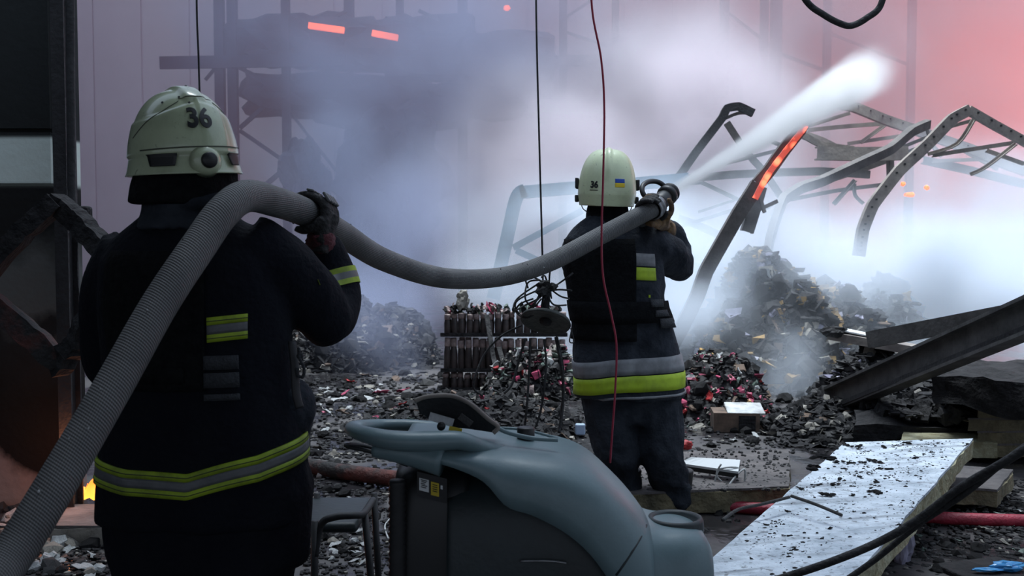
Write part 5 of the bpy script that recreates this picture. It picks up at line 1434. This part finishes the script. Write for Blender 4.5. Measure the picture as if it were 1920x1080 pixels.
fill(h3, 1500, 'fine burnt fragments beside the jar stack', {'char': .55, 'ash': .2, 'pink': .07, 'palerock': .14, 'green': .04}, size=(.01, .04), fr=.8)
for k in range(85):
    x = random.uniform(x0 - .01, x0 + 1.05)
    inst('singed_packet', random.choice(PK + SM), random.choice([M['char'], M['ash'], M['char'], M['green'], M['pink'], M['lid']]), V((x, random.uniform(9.22, 9.34), .745 + random.uniform(-.02, .035))), random.uniform(.03, .06), rfull(), 'singed packet lying on top of the jar stack', 'packet', 'packets on top of the jar stack')
o = obj('pale_sheaf', lump(P(866, 604, 9.2), (.055, .03, .085), 3, 3, .6), M['palerock']); recentre(o); tag(o, 'pale upright sheaf on the left top of the jar stack', 'sheaf')
o.location.z = .74

ICO1 = ico(1)
for k, (u_, v_, h_, ln_) in enumerate([(912, 590, 120, 'long'), (935, 650, 70, 'short')]):
    o = obj('melted_film', prof(catmull([P(u_, v_, 9.18), P(u_ + 8, v_ + h_ * .4, 9.12), P(u_ + 14, v_ + h_ * .7, 9.1), P(u_ + 26, v_ + h_, 9.0)], 5), rprofile(.05, .006)), M['ash']); recentre(o); tag(o, '%s strip of melted pale film down the front of the jar stack' % ln_, 'film')
# crumbs on the board
tops = [o for o in bpy.data.objects if o.name.startswith('top_sheet') and o.parent and o.parent.name == 'insulation_board'][0].data
bvBd = bvh_of(tops)
def on_board(u, v, dz=0): return proj(bvBd, u, v)[0] + V((0, 0, dz))
bl = [(1545, 863), (1567, 868), (1610, 895), (1622, 868), (1605, 838), (1650, 868), (1583, 880), (1598, 930), (1500, 918), (1560, 930), (1530, 910), (1590, 836), (1640, 925), (1555, 992), (1407, 1048), (1440, 985), (1475, 1005), (1660, 840), (1700, 832), (1715, 860), (1640, 905), (1480, 960), (1660, 880), (1570, 842), (1512, 955), (1600, 960), (1540, 1010), (1635, 865), (1590, 868), (1575, 900), (1520, 880), (1562, 910)]
for k, (u, v) in enumerate(bl):
    s = (.010 + .016 * random.random()) * (1 if v < 940 else .55)
    inst('charcoal_lump', CH[k % 6], M['char'], on_board(u, v, s * .25), (s * 1.3, s, s * .65), (0, 0, k), 'black charcoal lump lying on the insulation board', 'charcoal', 'charcoal lumps on the board')
parts = []
cl_ = [(random.random(), random.random() ** .6, random.uniform(.01, .07)) for _ in range(46)]
for k in range(1500):
    if k % 3: a0_, b0_, sg = random.choice(cl_); a = random.gauss(a0_, sg * 1.3); b = random.gauss(b0_, sg * .7)
    else: a = random.random(); b = random.random() ** .7
    pa_ = G(1585, 829, .31).lerp(G(1824, 822, .335), a); pb_ = G(1290, 1085, .235).lerp(G(1590, 1095, .285), a)
    h_ = bvBd.ray_cast(pb_.lerp(pa_, b) + V((0, 0, .2)), V((0, 0, -1)), .5)
    if h_[0] is None: continue
    s = random.choice((.001, .0015, .002, .0025, .003, .0045, .007)); sx, sy, sz = random.uniform(.5, 1.6), random.uniform(.5, 1.2), random.uniform(.4, .9)
    parts.append(([V((v.x * s * sx, v.y * s * sy, v.z * s * sz)) + h_[0] for v in ICO1[0]], ICO1[1]))
o = obj('black_crumbs', joinvf(*parts), M['char']); tag(o, 'fine black crumbs sprinkled over the insulation board', 'crumbs', kind='stuff')
parts = []
for k in range(9000):
    p = pick([(560, 700, 1100, 860), (560, 700, 1100, 860), (560, 800, 760, 1080), (1270, 730, 1920, 850), (1650, 900, 1920, 1080), (0, 930, 200, 1080), (1100, 700, 1300, 1000)])
    if p.y < 1 or p.y > 12: continue
    s = random.uniform(.004, .016) * (.4 + p.y / 8); r3 = Matrix.Rotation(random.random() * 6, 3, 'Z')
    parts.append(([r3 @ V((v.x * s * 1.5, v.y * s, v.z * s * .6)) + p + V((0, 0, s * .3)) for v in ICO1[0]], ICO1[1]))
k = len(parts)
o = obj('fine_rubble', joinvf(*parts[:int(k * .74)]), M['char']); tag(o, 'fine charred rubble strewn across the wet floor', 'rubble', kind='stuff')
o = obj('pale_grit', joinvf(*parts[int(k * .74):int(k * .78)]), M['palerock']); tag(o, 'fine pale grit strewn across the wet floor', 'grit', kind='stuff')
o = obj('ash_grit', joinvf(*parts[int(k * .85):]), M['ash']); tag(o, 'fine grey ash crumbs strewn across the wet floor', 'ash', kind='stuff')
parts = []
for k in range(700):
    p = G(random.uniform(1150, 1480), random.uniform(845, 920), .125); s = random.uniform(.003, .012)
    parts.append(([v * s + p for v in ICO1[0]], ICO1[1]))
o = obj('slab_crumbs', joinvf(*parts), M['ash']); tag(o, 'grey crumbs lying on the dusty slab', 'crumbs', kind='stuff')

# ------------------------------------------------------------------ smoke, steam and the water jet (real volumes)
def vol_mat(name, col, dens, aniso=0.0):
    m = bpy.data.materials.new(name); m.use_nodes = True; n = m.node_tree; n.nodes.clear()
    out = n.nodes.new('ShaderNodeOutputMaterial'); pv = n.nodes.new('ShaderNodeVolumePrincipled')
    pv.inputs['Color'].default_value = (*col, 1); pv.inputs['Density'].default_value = dens; pv.inputs['Anisotropy'].default_value = aniso
    n.links.new(pv.outputs[0], out.inputs['Volume']); return m


class FG:
    """small field-graph builder"""
    def __init__(s, ng): s.ng = ng
    def m(s, op, a, b=None, c=None):
        n = s.ng.nodes.new('ShaderNodeMath'); n.operation = op
        for i, x in enumerate((a, b, c)):
            if x is None: continue
            if isinstance(x, (int, float)): n.inputs[i].default_value = x
            else: s.ng.links.new(x, n.inputs[i])
        return n.outputs[0]
    def vm(s, op, a, b=None):
        n = s.ng.nodes.new('ShaderNodeVectorMath'); n.operation = op
        for i, x in enumerate((a, b)):
            if x is None: continue
            if isinstance(x, (tuple, list, Vector)): n.inputs[i].default_value = tuple(x)
            else: s.ng.links.new(x, n.inputs[i])
        return n.outputs['Value'] if op in ('LENGTH', 'DISTANCE', 'DOT_PRODUCT') else n.outputs[0]
    def noise(s, vec, scale, detail=4, rough=.55, dist=0):
        n = s.ng.nodes.new('ShaderNodeTexNoise'); n.inputs['Scale'].default_value = scale; n.inputs['Detail'].default_value = detail; n.inputs['Roughness'].default_value = rough; n.inputs['Distortion'].default_value = dist
        s.ng.links.new(vec, n.inputs['Vector']); return n.outputs[0]
    def rng(s, x, a, b, c=0, d=1, smooth=True):
        n = s.ng.nodes.new('ShaderNodeMapRange'); n.interpolation_type = 'SMOOTHSTEP' if smooth else 'LINEAR'
        n.inputs[1].default_value = a; n.inputs[2].default_value = b; n.inputs[3].default_value = c; n.inputs[4].default_value = d
        s.ng.links.new(x, n.inputs[0]); return n.outputs[0]
    def pos(s): return s.ng.nodes.new('GeometryNodeInputPosition').outputs[0]


def volume(name, lo, hi, vox, m, fn, label, cat, matrix=None):
    lo, hi = V(lo), V(hi)
    o = obj(name, boxvf(lo, hi), m)
    if matrix is not None: o.matrix_world = matrix
    tag(o, label, cat, kind='stuff')
    ng = bpy.data.node_groups.new(name, 'GeometryNodeTree')
    ng.interface.new_socket('Geometry', in_out='INPUT', socket_type='NodeSocketGeometry')
    ng.interface.new_socket('Geometry', in_out='OUTPUT', socket_type='NodeSocketGeometry')
    go = ng.nodes.new('NodeGroupOutput'); vc = ng.nodes.new('GeometryNodeVolumeCube')
    vc.inputs['Min'].default_value = lo; vc.inputs['Max'].default_value = hi
    for k, ax in enumerate('XYZ'): vc.inputs['Resolution ' + ax].default_value = max(2, int((hi[k] - lo[k]) / vox))
    g = FG(ng); ng.links.new(fn(g), vc.inputs['Density'])
    sm = ng.nodes.new('GeometryNodeSetMaterial'); sm.inputs['Material'].default_value = m
    ng.links.new(vc.outputs[0], sm.inputs[0]); ng.links.new(sm.outputs[0], go.inputs[0])
    md = o.modifiers.new('volume', 'NODES'); md.node_group = ng
    return o


def puffs(g, lst, warp=.9, wsc=.45):
    p = g.pos()
    n = g.ng.nodes.new('ShaderNodeTexNoise'); n.inputs['Scale'].default_value = wsc; n.inputs['Detail'].default_value = 4; g.ng.links.new(p, n.inputs['Vector'])
    wv = g.vm('SUBTRACT', n.outputs['Color'], (.5, .5, .5)); sc = g.ng.nodes.new('ShaderNodeVectorMath'); sc.operation = 'SCALE'; sc.inputs['Scale'].default_value = warp * 3; g.ng.links.new(wv, sc.inputs[0])
    q = g.vm('ADD', p, sc.outputs[0])
    tot = None
    for (u, v, Y, r, d) in lst:
        c = P(u, v, Y)
        x = g.rng(g.vm('DISTANCE', q, tuple(c)), r, r * .1, 0, d)
        tot = x if tot is None else g.m('ADD', tot, x)
    return tot, p


white = [(1330, 470, 10.5, 1.1, 1.0), (1420, 500, 10.2, 1.1, 1.1), (1520, 510, 11.2, 1.1, .9), (1640, 520, 10.8, 1.2, 1.1), (1760, 500, 11, 1.4, 1.3), (1870, 510, 10.5, 1.5, 1.4), (1960, 560, 10, 1.6, 1.4),
         (1800, 560, 9.6, 1.0, .8), (1900, 640, 9, .9, .6), (1420, 690, 9.4, .75, .9), (1480, 720, 9.0, .5, .7), (1340, 620, 9.8, .75, .8), (1280, 560, 9.3, .7, 1.0), (1560, 560, 11.8, 1.0, .8), (1300, 600, 9.1, .5, 1.0),
         (1180, 560, 11, 1.3, .7), (1070, 500, 11.5, 1.5, .45), (1200, 640, 10, .8, .7), (1060, 700, 9.9, .5, .9), (960, 480, 12, 1.4, .3), (1060, 640, 10.5, .8, .5), (1620, 540, 9.7, .7, 1.2), (1520, 540, 9.8, .7, .9),
         (1180, 420, 12, 1.3, .5), (1700, 560, 9.8, .8, .7), (1250, 420, 11.6, 1.1, .6), (1380, 450, 11.5, 1.0, .8), (1850, 380, 13.2, 1.3, .5), (1740, 400, 13, 1.0, .45), (1960, 360, 13, 1.3, .5)]
upper = [(1150, 250, 15, 2.6, .55), (1250, 180, 16, 3.0, .6), (1050, 330, 14.5, 2.2, .5), (1330, 330, 15.5, 2.6, .5), (930, 360, 15, 2.2, .35), (1500, 380, 16.5, 2.0, .3), (1420, 250, 18, 2.6, .4), (1120, 80, 17, 2.4, .35), (1250, 300, 13.8, 1.6, .6), (1300, 230, 14.4, 1.8, .6),
         (1500, 100, 17.5, 2.6, .4), (1700, 60, 17.5, 2.4, .25), (1900, 80, 17, 2.4, .2), (1600, 200, 18, 2.4, .3), (1900, 300, 18, 2.4, .3)]
mw = vol_mat('white_steam', (.84, .90, .98), 1.35, 0.1)


def f_white(g):
    t, p = puffs(g, white)
    n = g.noise(p, .9, 5, .6, .3)
    return g.m('MULTIPLY', t, g.rng(n, .36, .62, .12, 1.15))


volume('white_smoke', (-3, 7.6, 0), (9.5, 19, 6.5), .13, mw, f_white, 'thick white smoke and steam billowing over the trusses and heap', 'smoke')
mu = vol_mat('dusky_smoke', (.88, .80, .86), 1.2, 0.1)


def f_up(g):
    t, p = puffs(g, upper)
    n = g.noise(p, .7, 5, .6, .3)
    return g.m('MULTIPLY', t, g.rng(n, .36, .62, .12, 1.1))


volume('dusky_smoke', (-3, 12, 0.5), (12, 20.5, 8), .17, mu, f_up, 'tall dusky pink-white smoke column rising behind the trusses', 'smoke')
blue = [(730, 330, 15, 2.0, .8), (700, 480, 13.5, 1.8, .5), (760, 200, 16, 2.6, .6), (620, 110, 16.5, 1.9, .4), (860, 60, 16.5, 2.6, .5), (960, 160, 16, 2.2, .4), (680, 640, 11.5, 1.2, .5), (760, 600, 11.5, 1.1, .6), (660, 580, 12, 1.1, .35),
        (470, 40, 16.5, 1.6, .3), (820, 430, 14, 1.7, .4), (760, 420, 14, 1.2, .3), (1040, 60, 17, 2.2, .3), (640, 620, 10.5, 1.0, .7), (720, 660, 10.2, .7, .6), (780, 560, 10.4, .8, .7), (650, 60, 16, 1.8, .5), (520, 60, 16, 1.6, .4)]
mb = vol_mat('blue_grey_smoke', (.54, .59, .78), 0.85, 0.0)


def f_blue(g):
    t, p = puffs(g, blue, 1.0)
    n = g.noise(p, .7, 4, .55, .2)
    return g.m('MULTIPLY', t, g.rng(n, .36, .62, .15, 1.1))


volume('blue_smoke', (-8, 9.5, 0), (3, 18.5, 6.5), .17, mb, f_blue, 'thinner blue-grey smoke drifting in front of the racks', 'smoke')
# distant haze between trusses and back wall
mh = bpy.data.materials.new('distant_haze'); mh.use_nodes = True; n = mh.node_tree; n.nodes.clear()
out = n.nodes.new('ShaderNodeOutputMaterial'); vs_ = n.nodes.new('ShaderNodeVolumeScatter'); vs_.inputs['Color'].default_value = (.70, .44, .53, 1); vs_.inputs['Density'].default_value = .09
n.links.new(vs_.outputs[0], out.inputs['Volume'])
o = obj('distant_haze', boxvf((-8.8, 13.5, 0.02), (28, 24.9, 9.2)), mh); tag(o, 'even smoke haze filling the hall behind the trusses', 'haze', kind='stuff')

# water jet
a = tp + nd * .065; b = P(1655, 120, 9.0); Lj = (b - a).length
q = (b - a).to_track_quat('Z', 'Y'); Mj = Matrix.Translation(a) @ q.to_matrix().to_4x4()


def f_jet(g):
    p = g.pos(); sx = g.ng.nodes.new('ShaderNodeSeparateXYZ'); g.ng.links.new(p, sx.inputs[0])
    z = sx.outputs['Z']
    r = g.m('SQRT', g.m('ADD', g.m('POWER', sx.outputs['X'], 2.0), g.m('POWER', sx.outputs['Y'], 2.0)))
    k = g.m('DIVIDE', z, Lj)
    R = g.m('ADD', .022, g.m('MULTIPLY', g.m('POWER', k, 1.15), .27))
    st = g.vm('MULTIPLY', p, (9.0, 9.0, 1.6)); nz_ = g.noise(st, 1.0, 4, .6)
    body = g.rng(g.m('DIVIDE', r, R), 1.0, .25)
    dens = g.m('DIVIDE', 1.35, g.m('ADD', .03, g.m('MULTIPLY', R, 1.0)))
    fade = g.rng(k, 1.0, .66)
    return g.m('MULTIPLY', g.m('MULTIPLY', g.m('MULTIPLY', body, dens), fade), g.rng(nz_, .3, .65, .45, 1.2))


mj = vol_mat('water_spray', (1, 1, 1), 1.6, .2)
volume('water_jet', (-.34, -.34, 0), (.34, .34, Lj), .022, mj, f_jet, 'white water jet shooting from the nozzle up to the right', 'water jet', Mj)

# ------------------------------------------------------------------ labels that single out each of the scattered pieces
def ordinal(n): return '%d%s' % (n, 'th' if 10 <= n % 100 <= 20 else {1: 'st', 2: 'nd', 3: 'rd'}.get(n % 10, 'th'))


def place_labels():
    groups = {}
    for o in bpy.data.objects:
        if o.parent is None and o.get('group'): groups.setdefault((o['group'], o['label']), []).append(o)
    for (g, lab), lst in groups.items():
        if len(lst) < 2: continue
        lst.sort(key=lambda o: o.location.y)
        nb = 1 if len(lst) < 12 or g.startswith('jars') else 3
        for b in range(nb):
            row = lst[b * len(lst) // nb:(b + 1) * len(lst) // nb]
            row.sort(key=lambda o: o.location.x / max(o.location.y, .1))
            for k, o in enumerate(row):
                w_ = '' if nb == 1 else [', near third', ', middle third', ', far third'][b]
                words_ = lab.split()
                if len(words_) > 9: words_ = words_[:9]
                while words_[-1] in ('the', 'of', 'on', 'in', 'a', 'and', 'or', 'beside', 'at', 'between', 'around', 'second', 'large', 'low', 'wet', 'with'): words_.pop()
                o['label'] = ' '.join(words_) + w_ + ', %s from left' % ordinal(k + 1)


place_labels()
